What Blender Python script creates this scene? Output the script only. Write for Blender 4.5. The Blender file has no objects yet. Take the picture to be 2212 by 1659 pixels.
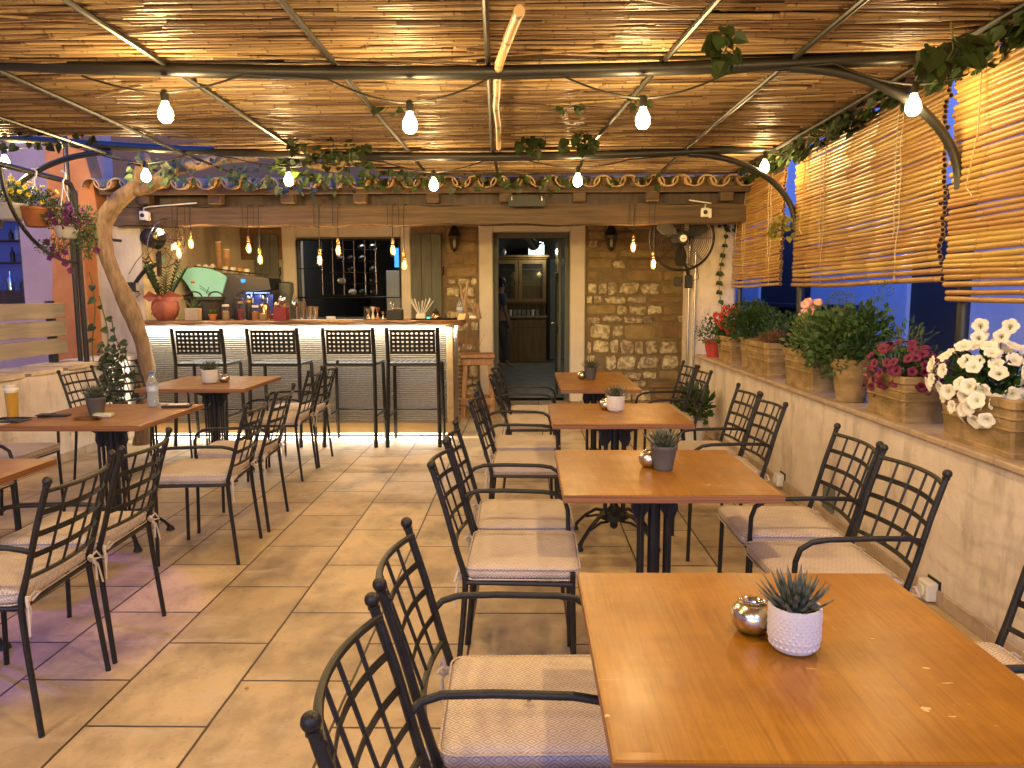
import bpy, math, random
from mathutils import Vector, Matrix, Quaternion
random.seed(7)
PI = math.pi
S = bpy.context.scene
COL = S.collection

# ------------------------------------------------------------------ camera
cam_data = bpy.data.cameras.new('camera'); cam = bpy.data.objects.new('camera', cam_data); COL.objects.link(cam)
cam_data.sensor_width = 36.0; cam_data.lens = 1616.0/2212.0*36.0
cam_data.clip_start = 0.02; cam_data.clip_end = 400
yaw, pitch, roll = 0.0170, 0.1181, -0.0038
cam.matrix_world = (Matrix.Translation((0, 0, 1.42)) @ Matrix.Rotation(yaw, 4, 'Z')
                    @ Matrix.Rotation(PI/2-pitch, 4, 'X') @ Matrix.Rotation(roll, 4, 'Z'))
S.camera = cam
S.view_settings.view_transform = 'Standard'; S.view_settings.look = 'None'
S.view_settings.gamma = 1; S.view_settings.exposure = 0.73
try: S.view_settings.use_curve_mapping = False
except Exception: pass
try:
    S.cycles.use_denoising = True; S.cycles.max_bounces = 8; S.cycles.transparent_max_bounces = 12
    S.cycles.sample_clamp_indirect = 4; S.cycles.use_light_tree = True; S.cycles.caustics_refractive = False; S.cycles.caustics_reflective = False
except Exception: pass

# ------------------------------------------------------------------ dusk sky
W = bpy.data.worlds.new('World'); S.world = W; W.use_nodes = True
nt = W.node_tree; bg = nt.nodes['Background']
sky = nt.nodes.new('ShaderNodeTexSky'); sky.sky_type = 'NISHITA'; sky.sun_disc = False
sky.sun_elevation = math.radians(1.0); sky.sun_rotation = math.radians(200)
mx = nt.nodes.new('ShaderNodeMix'); mx.data_type = 'RGBA'; mx.blend_type = 'MULTIPLY'; mx.inputs[0].default_value = 1
mx.inputs[7].default_value = (1.6, 3.6, 14.0, 1)
nt.links.new(sky.outputs[0], mx.inputs[6]); nt.links.new(mx.outputs[2], bg.inputs[0])
bg.inputs[1].default_value = 0.15
sd = bpy.data.lights.new('sun', 'SUN'); sd.energy = 0.01; sd.angle = math.radians(10); sd.color = (0.5, 0.6, 1)
so = bpy.data.objects.new('sun', sd); COL.objects.link(so); so.rotation_euler = (math.radians(80), 0, math.radians(20))

WARM = (1.0, 0.68, 0.28)
def point(name, loc, e, col=WARM, r=0.03, parent=None):
    d = bpy.data.lights.new(name, 'POINT'); d.energy = e; d.color = col; d.shadow_soft_size = r
    o = bpy.data.objects.new(name, d); COL.objects.link(o); o.location = loc
    if parent: o.parent = parent
    return o
def area(name, loc, rot, sx, sy, e, col, spread=180):
    d = bpy.data.lights.new(name, 'AREA'); d.shape = 'RECTANGLE'; d.size = sx; d.size_y = sy; d.energy = e; d.color = col
    d.spread = math.radians(spread)
    o = bpy.data.objects.new(name, d); COL.objects.link(o); o.location = loc; o.rotation_euler = rot
    return o

# ------------------------------------------------------------------ materials
def N(nt, t, **k):
    n = nt.nodes.new(t)
    for a, b in k.items(): setattr(n, a, b)
    return n
def mixc(nt, fac, a, b, mode='MIX'):
    m = N(nt, 'ShaderNodeMix', data_type='RGBA', blend_type=mode)
    for s, v in ((m.inputs[0], fac), (m.inputs[6], a), (m.inputs[7], b)):
        if hasattr(v, 'is_linked') or isinstance(v, bpy.types.NodeSocket): nt.links.new(v, s)
        elif isinstance(v, (int, float)): s.default_value = v
        else: s.default_value = (*v[:3], 1)
    return m.outputs[2]
def math_(nt, op, a, b=0.0, c=None):
    m = N(nt, 'ShaderNodeMath', operation=op)
    for i, v in enumerate((a, b) if c is None else (a, b, c)):
        if isinstance(v, bpy.types.NodeSocket): nt.links.new(v, m.inputs[i])
        else: m.inputs[i].default_value = v
    return m.outputs[0]
def ramp(nt, fac, p0, p1, c0=(0, 0, 0), c1=(1, 1, 1)):
    r = N(nt, 'ShaderNodeValToRGB'); r.color_ramp.elements[0].position = p0; r.color_ramp.elements[1].position = p1
    r.color_ramp.elements[0].color = (*c0, 1); r.color_ramp.elements[1].color = (*c1, 1); nt.links.new(fac, r.inputs[0]); return r.outputs[0]
def noise(nt, scale, stretch=(1, 1, 1), detail=4, rough=0.55, coords='Object'):
    tc = N(nt, 'ShaderNodeTexCoord'); mp = N(nt, 'ShaderNodeMapping'); mp.inputs['Scale'].default_value = stretch
    nt.links.new(tc.outputs[coords], mp.inputs[0]); n = N(nt, 'ShaderNodeTexNoise')
    n.inputs['Scale'].default_value = scale; n.inputs['Detail'].default_value = detail; n.inputs['Roughness'].default_value = rough
    nt.links.new(mp.outputs[0], n.inputs[0]); return n.outputs[0]
def newmat(name):
    m = bpy.data.materials.new(name); m.use_nodes = True
    return m, m.node_tree, m.node_tree.nodes['Principled BSDF']
def mat(name, col, rough=.5, metal=0, col2=None, ns=8, st=(1, 1, 1), lo=.35, hi=.65, isl=0, bump=0, bs=60, bst=None, emit=None, es=0,
        tint=None, coat=0, trans=0, spec=.5, sss=0, dirt=None, ds=3):
    m, nt, p = newmat(name)
    c = None
    if col2: c = mixc(nt, ramp(nt, noise(nt, ns, st), lo, hi), col, col2)
    if dirt:
        c = mixc(nt, ramp(nt, noise(nt, ds, (1, 1, .35), 6, .7), .5, .75), c if c else col, dirt)
    if isl:
        g = N(nt, 'ShaderNodeNewGeometry'); v = math_(nt, 'MULTIPLY_ADD', g.outputs['Random Per Island'], 2*isl, 1-isl)
        h = N(nt, 'ShaderNodeHueSaturation'); nt.links.new(v, h.inputs['Value'])
        hh = math_(nt, 'MULTIPLY_ADD', g.outputs['Random Per Island'], 0.03, 0.485); nt.links.new(hh, h.inputs['Hue'])
        if c: nt.links.new(c, h.inputs['Color'])
        else: h.inputs['Color'].default_value = (*col, 1)
        c = h.outputs[0]
    if tint:
        a = N(nt, 'ShaderNodeAttribute', attribute_name='tint'); c = mixc(nt, a.outputs['Fac'], c if c else col, tint)
    if c: nt.links.new(c, p.inputs['Base Color'])
    else: p.inputs['Base Color'].default_value = (*col, 1)
    p.inputs['Roughness'].default_value = rough; p.inputs['Metallic'].default_value = metal
    p.inputs['Specular IOR Level'].default_value = spec
    if coat: p.inputs['Coat Weight'].default_value = coat; p.inputs['Coat Roughness'].default_value = .12
    if trans: p.inputs['Transmission Weight'].default_value = trans
    if sss: p.inputs['Subsurface Weight'].default_value = sss; p.inputs['Subsurface Radius'].default_value = (.01, .01, .01)
    if emit: p.inputs['Emission Color'].default_value = (*emit, 1); p.inputs['Emission Strength'].default_value = es
    if bump:
        b = N(nt, 'ShaderNodeBump'); b.inputs['Strength'].default_value = bump; b.inputs['Distance'].default_value = .01
        nt.links.new(noise(nt, bs, bst or st), b.inputs['Height']); nt.links.new(b.outputs[0], p.inputs['Normal'])
    return m
def glow(name, col, s, through=0.0):
    m = bpy.data.materials.new(name); m.use_nodes = True; nt = m.node_tree; nt.nodes.clear()
    o = N(nt, 'ShaderNodeOutputMaterial'); e = N(nt, 'ShaderNodeEmission'); e.inputs[0].default_value = (*col, 1); e.inputs[1].default_value = s
    if through:
        a = N(nt, 'ShaderNodeAddShader'); t = N(nt, 'ShaderNodeBsdfTransparent'); nt.links.new(e.outputs[0], a.inputs[0]); nt.links.new(t.outputs[0], a.inputs[1])
        nt.links.new(a.outputs[0], o.inputs[0])
    else: nt.links.new(e.outputs[0], o.inputs[0])
    try: m.cycles.emission_sampling = 'NONE'
    except Exception: pass
    return m
def glassy(name, col, alpha, rough=.05, milk=.15):   # thin glass: clear body with a gloss
    m = bpy.data.materials.new(name); m.use_nodes = True; nt = m.node_tree; nt.nodes.clear()
    o = N(nt, 'ShaderNodeOutputMaterial'); t = N(nt, 'ShaderNodeBsdfTransparent'); t.inputs[0].default_value = (*col, 1)
    g = N(nt, 'ShaderNodeBsdfPrincipled'); g.inputs['Base Color'].default_value = (*[v*milk for v in col], 1); g.inputs['Roughness'].default_value = rough
    x = N(nt, 'ShaderNodeMixShader'); lw = N(nt, 'ShaderNodeLayerWeight'); lw.inputs[0].default_value = .3
    f = math_(nt, 'MULTIPLY_ADD', lw.outputs[1], .6, alpha); f = math_(nt, 'MINIMUM', f, 1.0)
    nt.links.new(f, x.inputs[0]); nt.links.new(t.outputs[0], x.inputs[1]); nt.links.new(g.outputs[0], x.inputs[2]); nt.links.new(x.outputs[0], o.inputs[0])
    return m

def floor_mat():
    m, nt, p = newmat('sandstone_tiles')
    tc = N(nt, 'ShaderNodeTexCoord'); sx = N(nt, 'ShaderNodeSeparateXYZ'); nt.links.new(tc.outputs['Object'], sx.inputs[0])
    cb = N(nt, 'ShaderNodeCombineXYZ')
    nt.links.new(math_(nt, 'ADD', sx.outputs[1], 1.5-.52+30), cb.inputs[0]); nt.links.new(math_(nt, 'ADD', sx.outputs[0], 1.466+.4135*40), cb.inputs[1])
    wob = noise(nt, 6, detail=3)
    wv = N(nt, 'ShaderNodeVectorMath', operation='MULTIPLY_ADD'); nt.links.new(wob, wv.inputs[0]); wv.inputs[1].default_value = (.006, .006, 0)
    nt.links.new(cb.outputs[0], wv.inputs[2])
    b = N(nt, 'ShaderNodeTexBrick'); nt.links.new(wv.outputs[0], b.inputs[0]); b.offset = .5; b.offset_frequency = 2
    b.inputs['Scale'].default_value = 1; b.inputs['Brick Width'].default_value = .6; b.inputs['Row Height'].default_value = .4135
    b.inputs['Mortar Size'].default_value = .0055; b.inputs['Mortar Smooth'].default_value = .25
    b.inputs['Color1'].default_value = (0, 0, 0, 1); b.inputs['Color2'].default_value = (1, 1, 1, 1); b.inputs['Mortar'].default_value = (.5, .5, .5, 1); b.inputs['Bias'].default_value = 0
    per = mixc(nt, b.outputs[0], (.66, .50, .28), (.47, .345, .19))
    c = mixc(nt, ramp(nt, noise(nt, 3.2, (1, .7, 1), 7, .62), .42, .68), per, (.27, .20, .125))
    c = mixc(nt, ramp(nt, noise(nt, 5.5, (.6, 1.4, 1), 7, .6), .55, .75), c, (.58, .47, .33))
    c = mixc(nt, math_(nt, 'MULTIPLY', ramp(nt, noise(nt, 45, (1, 1, 1), 5, .7), .58, .72), .5), c, (.17, .12, .075))
    grout = mixc(nt, noise(nt, 30), (.03, .02, .012), (.09, .06, .035))
    c = mixc(nt, b.outputs[1], c, grout); nt.links.new(c, p.inputs[0])
    nt.links.new(math_(nt, 'MULTIPLY_ADD', noise(nt, 9, detail=5), .3, .36), p.inputs['Roughness']); p.inputs['Specular IOR Level'].default_value = .4
    hgt = math_(nt, 'SUBTRACT', math_(nt, 'MULTIPLY', noise(nt, 14, (1, 1, 1), 8, .65), .5), math_(nt, 'MULTIPLY', b.outputs[1], 1.0))
    bp = N(nt, 'ShaderNodeBump'); bp.inputs['Strength'].default_value = .55; bp.inputs['Distance'].default_value = .006
    nt.links.new(hgt, bp.inputs['Height']); nt.links.new(bp.outputs[0], p.inputs['Normal'])
    return m
def table_mat():
    m, nt, p = newmat('varnished_plywood')
    c = mixc(nt, ramp(nt, noise(nt, 3.0, (1, 2.2, 1), 6, .6), .35, .7), (.32, .138, .0045), (.205, .076, .002))
    c = mixc(nt, ramp(nt, noise(nt, 9, (3, .35, 1), 6, .7), .5, .8), c, (.33, .15, .018))
    g1 = noise(nt, 6, (26, 1.1, 1), 5, .65)
    c = mixc(nt, math_(nt, 'MULTIPLY', ramp(nt, g1, .42, .62), .38), c, (.15, .052, .002))
    g2 = noise(nt, 9, (14, .5, 1), 3, .5)
    c = mixc(nt, math_(nt, 'MULTIPLY', ramp(nt, g2, .60, .64), .22), c, (.09, .03, .002))
    # worn scratches and nicks
    sc_ = noise(nt, 30, (1.0, .045, 1), 1, .3); sc2 = noise(nt, 30, (.05, .9, 1), 1, .3)
    c = mixc(nt, math_(nt, 'MULTIPLY', math_(nt, 'MULTIPLY', ramp(nt, sc_, .70, .715), ramp(nt, noise(nt, 5, detail=2), .5, .58)), .45), c, (.55, .33, .12))
    c = mixc(nt, math_(nt, 'MULTIPLY', math_(nt, 'MULTIPLY', ramp(nt, sc2, .715, .73), ramp(nt, noise(nt, 4, detail=2), .52, .6)), .4), c, (.55, .33, .12))
    w = noise(nt, 42, (.6, 1.5, 1), 2, .4); w2 = noise(nt, 3.5, detail=2)
    wear = math_(nt, 'MULTIPLY', ramp(nt, w, .735, .76), ramp(nt, w2, .5, .56))
    c = mixc(nt, wear, c, (.62, .42, .2)); nt.links.new(c, p.inputs[0])
    nt.links.new(math_(nt, 'MULTIPLY_ADD', noise(nt, 5, (2, .6, 1), 7, .7), .34, .19), p.inputs['Roughness'])
    p.inputs['Specular IOR Level'].default_value = .35; p.inputs['Coat Weight'].default_value = .10
    nt.links.new(math_(nt, 'MULTIPLY_ADD', noise(nt, 7, detail=5), .3, .1), p.inputs['Coat Roughness'])
    bp = N(nt, 'ShaderNodeBump'); bp.inputs['Strength'].default_value = .08; bp.inputs['Distance'].default_value = .004
    nt.links.new(noise(nt, 25, (2, .5, 1), 5), bp.inputs['Height']); nt.links.new(bp.outputs[0], p.inputs['Normal'])
    return m
def cushion_mat():
    m, nt, p = newmat('diamond_weave_fabric')
    tc = N(nt, 'ShaderNodeTexCoord'); sx = N(nt, 'ShaderNodeSeparateXYZ'); nt.links.new(tc.outputs['Object'], sx.inputs[0])
    def tri(sock, per, extra=None):
        v = math_(nt, 'MULTIPLY', sock, 1/per)
        if extra is not None: v = math_(nt, 'ADD', v, extra)
        return math_(nt, 'ABSOLUTE', math_(nt, 'SUBTRACT', math_(nt, 'FRACT', math_(nt, 'ADD', v, 20.0)), .5))
    z = math_(nt, 'MULTIPLY', sx.outputs[2], 1/.034)
    d = math_(nt, 'ADD', tri(sx.outputs[0], .046), tri(sx.outputs[1], .036, z))
    s = math_(nt, 'FRACT', math_(nt, 'MULTIPLY', d, 4.0))
    k = ramp(nt, math_(nt, 'ABSOLUTE', math_(nt, 'SUBTRACT', s, .5)), .14, .30)
    c = mixc(nt, k, (.66, .56, .46), (.42, .34, .28))
    c = mixc(nt, math_(nt, 'MULTIPLY', ramp(nt, noise(nt, 9, detail=5), .5, .75), .5), c, (.28, .22, .18))
    nt.links.new(c, p.inputs[0]); p.inputs['Roughness'].default_value = .95; p.inputs['Specular IOR Level'].default_value = .1
    bp = N(nt, 'ShaderNodeBump'); bp.inputs['Strength'].default_value = .5; bp.inputs['Distance'].default_value = .003
    nt.links.new(math_(nt, 'ADD', noise(nt, 300), math_(nt, 'MULTIPLY', noise(nt, 14), 3)), bp.inputs['Height']); nt.links.new(bp.outputs[0], p.inputs['Normal'])
    return m

M = dict(
 floor=floor_mat(), table=table_mat(), cushion=cushion_mat(),
 ply=mat('ply_edge', (.30, .12, .035), .5, col2=(.12, .045, .018), ns=3, st=(.5, .5, 90), lo=.4, hi=.6),
 iron=mat('black_iron', (.012, .011, .0095), .42, .3, col2=(.022, .02, .017), ns=30, bump=.15, bs=200, spec=.5),
 pipe=mat('painted_pipe', (.014, .014, .012), .4, .0, spec=.7, bump=.05, bs=60),
 cast=mat('cast_iron', (.016, .015, .014), .5, .3, bump=.2, bs=120),
 tie=mat('cotton_tie', (.55, .48, .40), .9, bump=.4, bs=300),
 plaster=mat('white_plaster', (.76, .67, .58), .85, col2=(.66, .57, .48), ns=5, dirt=(.36, .30, .25), ds=5, bump=.5, bs=26),
 cream=mat('cream_plaster', (.72, .64, .48), .85, col2=(.48, .42, .32), ns=3, st=(1, 1, .4), dirt=(.33, .28, .21), ds=2.2, bump=.4, bs=20),
 frame=mat('door_frame_paint', (.82, .75, .66), .8, col2=(.74, .67, .58), ns=4, bump=.3, bs=18),
 orange=mat('orange_plaster', (.62, .25, .08), .85, col2=(.5, .19, .06), ns=4, bump=.3, bs=30),
 pink=mat('lilac_plaster', (.78, .52, .42), .85, col2=(.68, .45, .36), ns=3, bump=.3, bs=20),
 ledge=mat('ledge_tile', (.50, .38, .27), .6, col2=(.38, .28, .19), ns=10, bump=.3, bs=40),
 slab=mat('flagstone', (.62, .50, .36), .8, col2=(.44, .34, .23), ns=7, isl=.15, bump=.6, bs=25),
 mortar=mat('mortar', (.20, .145, .085), .95, col2=(.27, .2, .12), ns=12, bump=.9, bs=40),
 ashlar=mat('sandstone_block', (.36, .25, .13), .9, col2=(.27, .185, .095), ns=7, isl=.16, bump=.7, bs=22, dirt=(.2, .135, .075), ds=9),
 rubble=mat('pale_rubble_stone', (.76, .66, .48), .9, col2=(.34, .26, .16), ns=18, lo=.4, hi=.6, isl=.2, bump=1.0, bs=45),
 reed=mat('dry_reed', (.37, .245, .125), .42, col2=(.24, .15, .072), ns=4, st=(.5, 30, 30), isl=.58, tint=(.085, .045, .02), bump=.3, bs=30, bst=(1, 10, 10), spec=.5),
 skyblock=mat('dark_sky_block', (.10, .06, .03), .9, col2=(.05, .03, .015), ns=30, st=(.3, 8, 1)),
 cane=mat('bamboo_cane', (.50, .31, .10), .4, col2=(.38, .21, .06), ns=5, st=(9, .8, 9), isl=.16, tint=(.16, .075, .02), coat=.15),
 cord=mat('blind_cord', (.62, .50, .33), .8),
 wood=mat('weathered_wood', (.26, .15, .075), .7, col2=(.15, .085, .042), ns=5, st=(.4, 6, 6), bump=.5, bs=9, bst=(.5, 8, 8)),
 beam=mat('beam_wood', (.125, .078, .043), .7, col2=(.07, .043, .025), ns=4, st=(.35, 6, 9), bump=.6, bs=8, bst=(.4, 8, 10)),
 darkwood=mat('dark_wood', (.07, .042, .024), .6, col2=(.04, .025, .015), ns=5, st=(4, 4, .4)),
 cabwood=mat('cabinet_wood', (.22, .13, .035), .5, col2=(.15, .085, .02), ns=5, st=(5, 5, .5)),
 bartop=mat('bar_slab_wood', (.36, .19, .07), .4, col2=(.17, .085, .035), ns=4, st=(.4, 5, 5), bump=.6, bs=12, bst=(.6, 4, 4)),
 palewood=mat('pale_wood', (.42, .29, .13), .6, col2=(.33, .22, .10), ns=5, st=(.5, 6, 6)),
 slat=mat('slat_boards', (.38, .315, .235), .75, col2=(.30, .25, .185), ns=4, st=(6, .4, 6), bump=.3, bs=14, bst=(6, .5, 6)),
 rib=mat('ribbed_metal', (.46, .42, .35), .3, .7, col2=(.32, .28, .23), ns=60),
 grey=mat('shutter_paint', (.16, .165, .14), .7, col2=(.12, .125, .11), ns=5, st=(5, 5, .6), bump=.2, bs=30),
 doorgrey=mat('door_paint', (.10, .11, .10), .55, col2=(.08, .09, .08), ns=5, st=(5, 5, .6)),
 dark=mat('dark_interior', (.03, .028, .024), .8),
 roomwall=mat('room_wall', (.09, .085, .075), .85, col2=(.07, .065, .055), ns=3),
 roomfloor=mat('room_floor', (.34, .31, .24), .5, col2=(.16, .16, .14), ns=6),
 steel=mat('brushed_steel', (.62, .57, .5), .22, 1.0),
 chrome=mat('chrome', (.75, .75, .76), .1, 1.0), copper=mat('copper', (.75, .38, .2), .2, 1.0), brass=mat('brass_socket', (.55, .36, .12), .3, 1.0),
 black=mat('black_plastic', (.018, .017, .016), .55), rubber=mat('cable', (.02, .018, .015), .6),
 white=mat('white_ceramic', (.72, .68, .6), .35), whitep=mat('white_plastic', (.7, .68, .63), .4),
 turq=mat('turquoise_panel', (.33, .84, .98), .4, col2=(.30, .80, .94), ns=3),
 paper=mat('kraft_paper', (.42, .26, .13), .8), cloth=mat('pink_wrap', (.50, .17, .11), .6, col2=(.38, .12, .08), ns=9, bump=.5, bs=18),
 red=mat('dark_red_box', (.22, .02, .025), .5), blackbin=mat('bin_black', (.015, .014, .013), .5),
 concrete=mat('concrete_pot', (.42, .35, .27), .85, col2=(.35, .29, .22), ns=12, bump=.3, bs=40),
 terra=mat('terracotta', (.50, .19, .06), .8, col2=(.42, .15, .05), ns=10),
 planter=mat('old_terracotta_planter', (.40, .27, .13), .85, col2=(.25, .17, .065), ns=6, st=(1, 1, 2.5), lo=.4, hi=.6, dirt=(.15, .11, .04), ds=9, bump=.45, bs=30),
 soil=mat('soil', (.035, .022, .014), .95, bump=1, bs=60),
 potwhite=mat('embossed_white_pot', (.62, .58, .55), .7), potgrey=mat('dark_grey_pot', (.11, .095, .095), .7, col2=(.085, .075, .07), ns=10),
 succ=mat('succulent_leaf', (.022, .035, .02), .45, isl=.2, tint=(.20, .22, .17)),
 leaf=mat('vine_leaf', (.022, .042, .010), .55, isl=.5, col2=(.040, .062, .014), ns=12),
 leafdry=mat('dry_leaf', (.34, .22, .08), .7, isl=.3),
 leafb=mat('basil_leaf', (.03, .08, .014), .5, isl=.4), leafs=mat('sage_leaf', (.06, .11, .03), .6, isl=.4),
 leafd=mat('dark_leaf', (.02, .055, .015), .35, isl=.4), leafr=mat('reddish_leaf', (.20, .085, .04), .6, isl=.35),
 stem=mat('stem', (.12, .12, .04), .7), bark=mat('vine_bark', (.27, .175, .09), .85, col2=(.13, .08, .04), ns=9, st=(3, 3, .7), lo=.35, hi=.7, bump=.9, bs=20, bst=(2, 2, .8)),
 drift=mat('driftwood', (.36, .25, .15), .8, col2=(.25, .16, .09), ns=8, st=(3, 3, .5), bump=.5, bs=20),
 fwhite=mat('white_petal', (.80, .76, .70), .6, isl=.08, tint=(.42, .46, .22)), fmag=mat('magenta_petal', (.13, .003, .045), .6, isl=.4, tint=(.04, .0, .02)),
 fred=mat('red_petal', (.45, .022, .015), .6, isl=.3), fpink=mat('salmon_petal', (.85, .48, .40), .6, isl=.15), fyel=mat('yellow_petal', (.85, .62, .03), .6, isl=.1, tint=(.3, .22, .02)),
 fpurp=mat('purple_petal', (.16, .03, .13), .6, isl=.35),
 blue=mat('dusk_tinted_facade', (.62, .74, .95), .9, col2=(.54, .66, .88), ns=2, bump=.3, bs=10), shutterdark=mat('dark_shutter', (.035, .04, .05), .7),  # bluish facade colour carries part of the dusk light
 roof=mat('clay_roof_tile', (.50, .34, .17), .8, col2=(.36, .23, .11), ns=6, isl=.15, bump=.5, bs=25),
 earth=mat('ground', (.06, .055, .05), .95, col2=(.04, .038, .035), ns=1),
 beer=glassy('beer', (.98, .66, .06), .45, milk=.9), foam=mat('beer_foam', (.85, .78, .66), .8), glass=glassy('clear_glass', (.96, .97, .97), .10),
 pet=glassy('bottle_plastic', (.88, .92, .95), .2, milk=.7), label=mat('bottle_label', (.25, .38, .62), .5, col2=(.6, .62, .66), ns=30), cap=mat('blue_cap', (.03, .16, .5), .4),
 skin=mat('skin', (.45, .28, .2), .6), shirt=mat('blue_grey_shirt', (.13, .14, .2), .8), trousers=mat('grey_trousers', (.12, .12, .12), .8), hair=mat('dark_hair', (.02, .015, .01), .6),
 bulb=glow('lit_bulb', (1.0, .80, .50), 12.0, 1), filament=glow('filament', (1.0, .62, .22), 26.0), amber=glassy('amber_glass', (1.0, .82, .55), .05),
 pendglow=glow('pendant_glow', (1.0, .55, .16), 2.2, 1), led=glow('led_strip', (1.0, .97, .88), 9.0),
 sign=glow('lit_exit_panel', (.75, .93, .92), 1.6), screen=glow('blue_screen', (.05, .30, .95), 1.3), bluled=glow('blue_led', (.3, .45, 1.0), 3.0), green=glow('green_led', (.1, .9, .6), 1.2),
 roomglow=mat('violet_room_glow', (.04, .045, .12), .4, emit=(.02, .025, .14), es=.6),  # violet room light put in as this panel's own glow
)

# ------------------------------------------------------------------ mesh builder
class MB:
    def __init__(s): s.v = []; s.f = []; s.mi = []; s.t = []
    def add(s, vs, fs, mi=0, t=0.0):
        b = len(s.v); s.v += [tuple(v) for v in vs]; s.f += [tuple(i+b for i in f) for f in fs]; s.mi += [mi]*len(fs)
        s.t += list(t) if isinstance(t, (list, tuple)) else [t]*len(vs); return s
    def box(s, x0, x1, y0, y1, z0, z1, mi=0, mat4=None, t=0.0):
        vs = [Vector((x, y, z)) for z in (z0, z1) for x, y in ((x0, y0), (x1, y0), (x1, y1), (x0, y1))]
        if mat4: vs = [mat4 @ v for v in vs]
        return s.add(vs, [(3, 2, 1, 0), (4, 5, 6, 7), (0, 1, 5, 4), (1, 2, 6, 5), (2, 3, 7, 6), (3, 0, 4, 7)], mi, t)
    def rbox(s, x0, x1, y0, y1, z0, z1, r=.005, mi=0, mat4=None):   # box with every edge chamfered
        vs = []; X = (x0, x1); Y = (y0, y1); Z = (z0, z1); idx = {}
        for i in (0, 1):
            for j in (0, 1):
                for k in (0, 1):
                    sx, sy, sz = (1-2*i)*r, (1-2*j)*r, (1-2*k)*r
                    for a, o in enumerate(((0, sy, sz), (sx, 0, sz), (sx, sy, 0))):
                        idx[i, j, k, a] = len(vs); vs.append(Vector((X[i]+o[0], Y[j]+o[1], Z[k]+o[2])))
        F = []
        for i in (0, 1): F.append([idx[i, j, k, 0] for j, k in ((0, 0), (1, 0), (1, 1), (0, 1))][::(-1 if i == 0 else 1)])
        for j in (0, 1): F.append([idx[i, j, k, 1] for i, k in ((0, 0), (1, 0), (1, 1), (0, 1))][::(1 if j == 0 else -1)])
        for k in (0, 1): F.append([idx[i, j, k, 2] for i, j in ((0, 0), (1, 0), (1, 1), (0, 1))][::(-1 if k == 0 else 1)])
        for j in (0, 1):
            for k in (0, 1): F.append((idx[0, j, k, 1], idx[1, j, k, 1], idx[1, j, k, 2], idx[0, j, k, 2]))
        for i in (0, 1):
            for k in (0, 1): F.append((idx[i, 0, k, 0], idx[i, 1, k, 0], idx[i, 1, k, 2], idx[i, 0, k, 2]))
        for i in (0, 1):
            for j in (0, 1): F.append((idx[i, j, 0, 0], idx[i, j, 1, 0], idx[i, j, 1, 1], idx[i, j, 0, 1]))
        for i in (0, 1):
            for j in (0, 1):
                for k in (0, 1): F.append((idx[i, j, k, 0], idx[i, j, k, 1], idx[i, j, k, 2]))
        if mat4: vs = [mat4 @ v for v in vs]
        return s.add(vs, F, mi)
    def tube(s, pts, r, seg=8, mi=0, cap=True, tints=None, flat=None):
        pts = [Vector(p) for p in pts]; n = len(pts); rs = r if isinstance(r, (list, tuple)) else [r]*n
        T = [(pts[min(i+1, n-1)]-pts[max(i-1, 0)]).normalized() for i in range(n)]
        up = Vector((0, 0, 1)) if abs(T[0].z) < .9 else Vector((1, 0, 0)); a = T[0].cross(up).normalized()
        vs = []; ts = []
        for i in range(n):
            if i:
                q = T[i-1].rotation_difference(T[i]); a = (q @ a).normalized()
            b = T[i].cross(a).normalized()
            for k in range(seg):
                an = 2*PI*k/seg; ra, rb = (rs[i], rs[i]*flat) if flat else (rs[i], rs[i])
                vs.append(pts[i]+a*math.cos(an)*ra+b*math.sin(an)*rb); ts.append(tints[i] if tints else 0.0)
        fs = [(i*seg+k, i*seg+(k+1) % seg, (i+1)*seg+(k+1) % seg, (i+1)*seg+k) for i in range(n-1) for k in range(seg)]
        if cap: fs += [tuple(range(seg))[::-1], tuple(range((n-1)*seg, n*seg))]
        return s.add(vs, fs, mi, ts)
    def lathe(s, prof, c=(0, 0, 0), seg=20, mi=0, m4=None, cap=True):
        vs = []; c = Vector(c); n = len(prof)
        for r, z in prof:
            for k in range(seg):
                v = Vector((r*math.cos(2*PI*k/seg), r*math.sin(2*PI*k/seg), z)); vs.append((m4 @ v if m4 else v)+c)
        fs = [(i*seg+k, i*seg+(k+1) % seg, (i+1)*seg+(k+1) % seg, (i+1)*seg+k) for i in range(n-1) for k in range(seg)]
        if cap: fs += [tuple(range(seg))[::-1], tuple(range((n-1)*seg, n*seg))]
        return s.add(vs, fs, mi)
    def ball(s, c, r, seg=10, rings=6, mi=0, sc=(1, 1, 1)):
        pr = [(r*math.sin(PI*(i+.02)/(rings+.04)), -r*math.cos(PI*(i+.02)/(rings+.04))) for i in range(rings+1)]
        return s.lathe(pr, c, seg, mi, Matrix.Diagonal((*sc, 1)))
    def prism(s, poly, d, fn, mi=0):        # poly of (a,b), depth d, fn(a,b,c)->xyz
        n = len(poly); vs = [fn(a, b, 0) for a, b in poly]+[fn(a, b, d) for a, b in poly]
        return s.add(vs, [tuple(range(n))[::-1], tuple(range(n, 2*n))]+[(i, (i+1) % n, n+(i+1) % n, n+i) for i in range(n)], mi)
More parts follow.
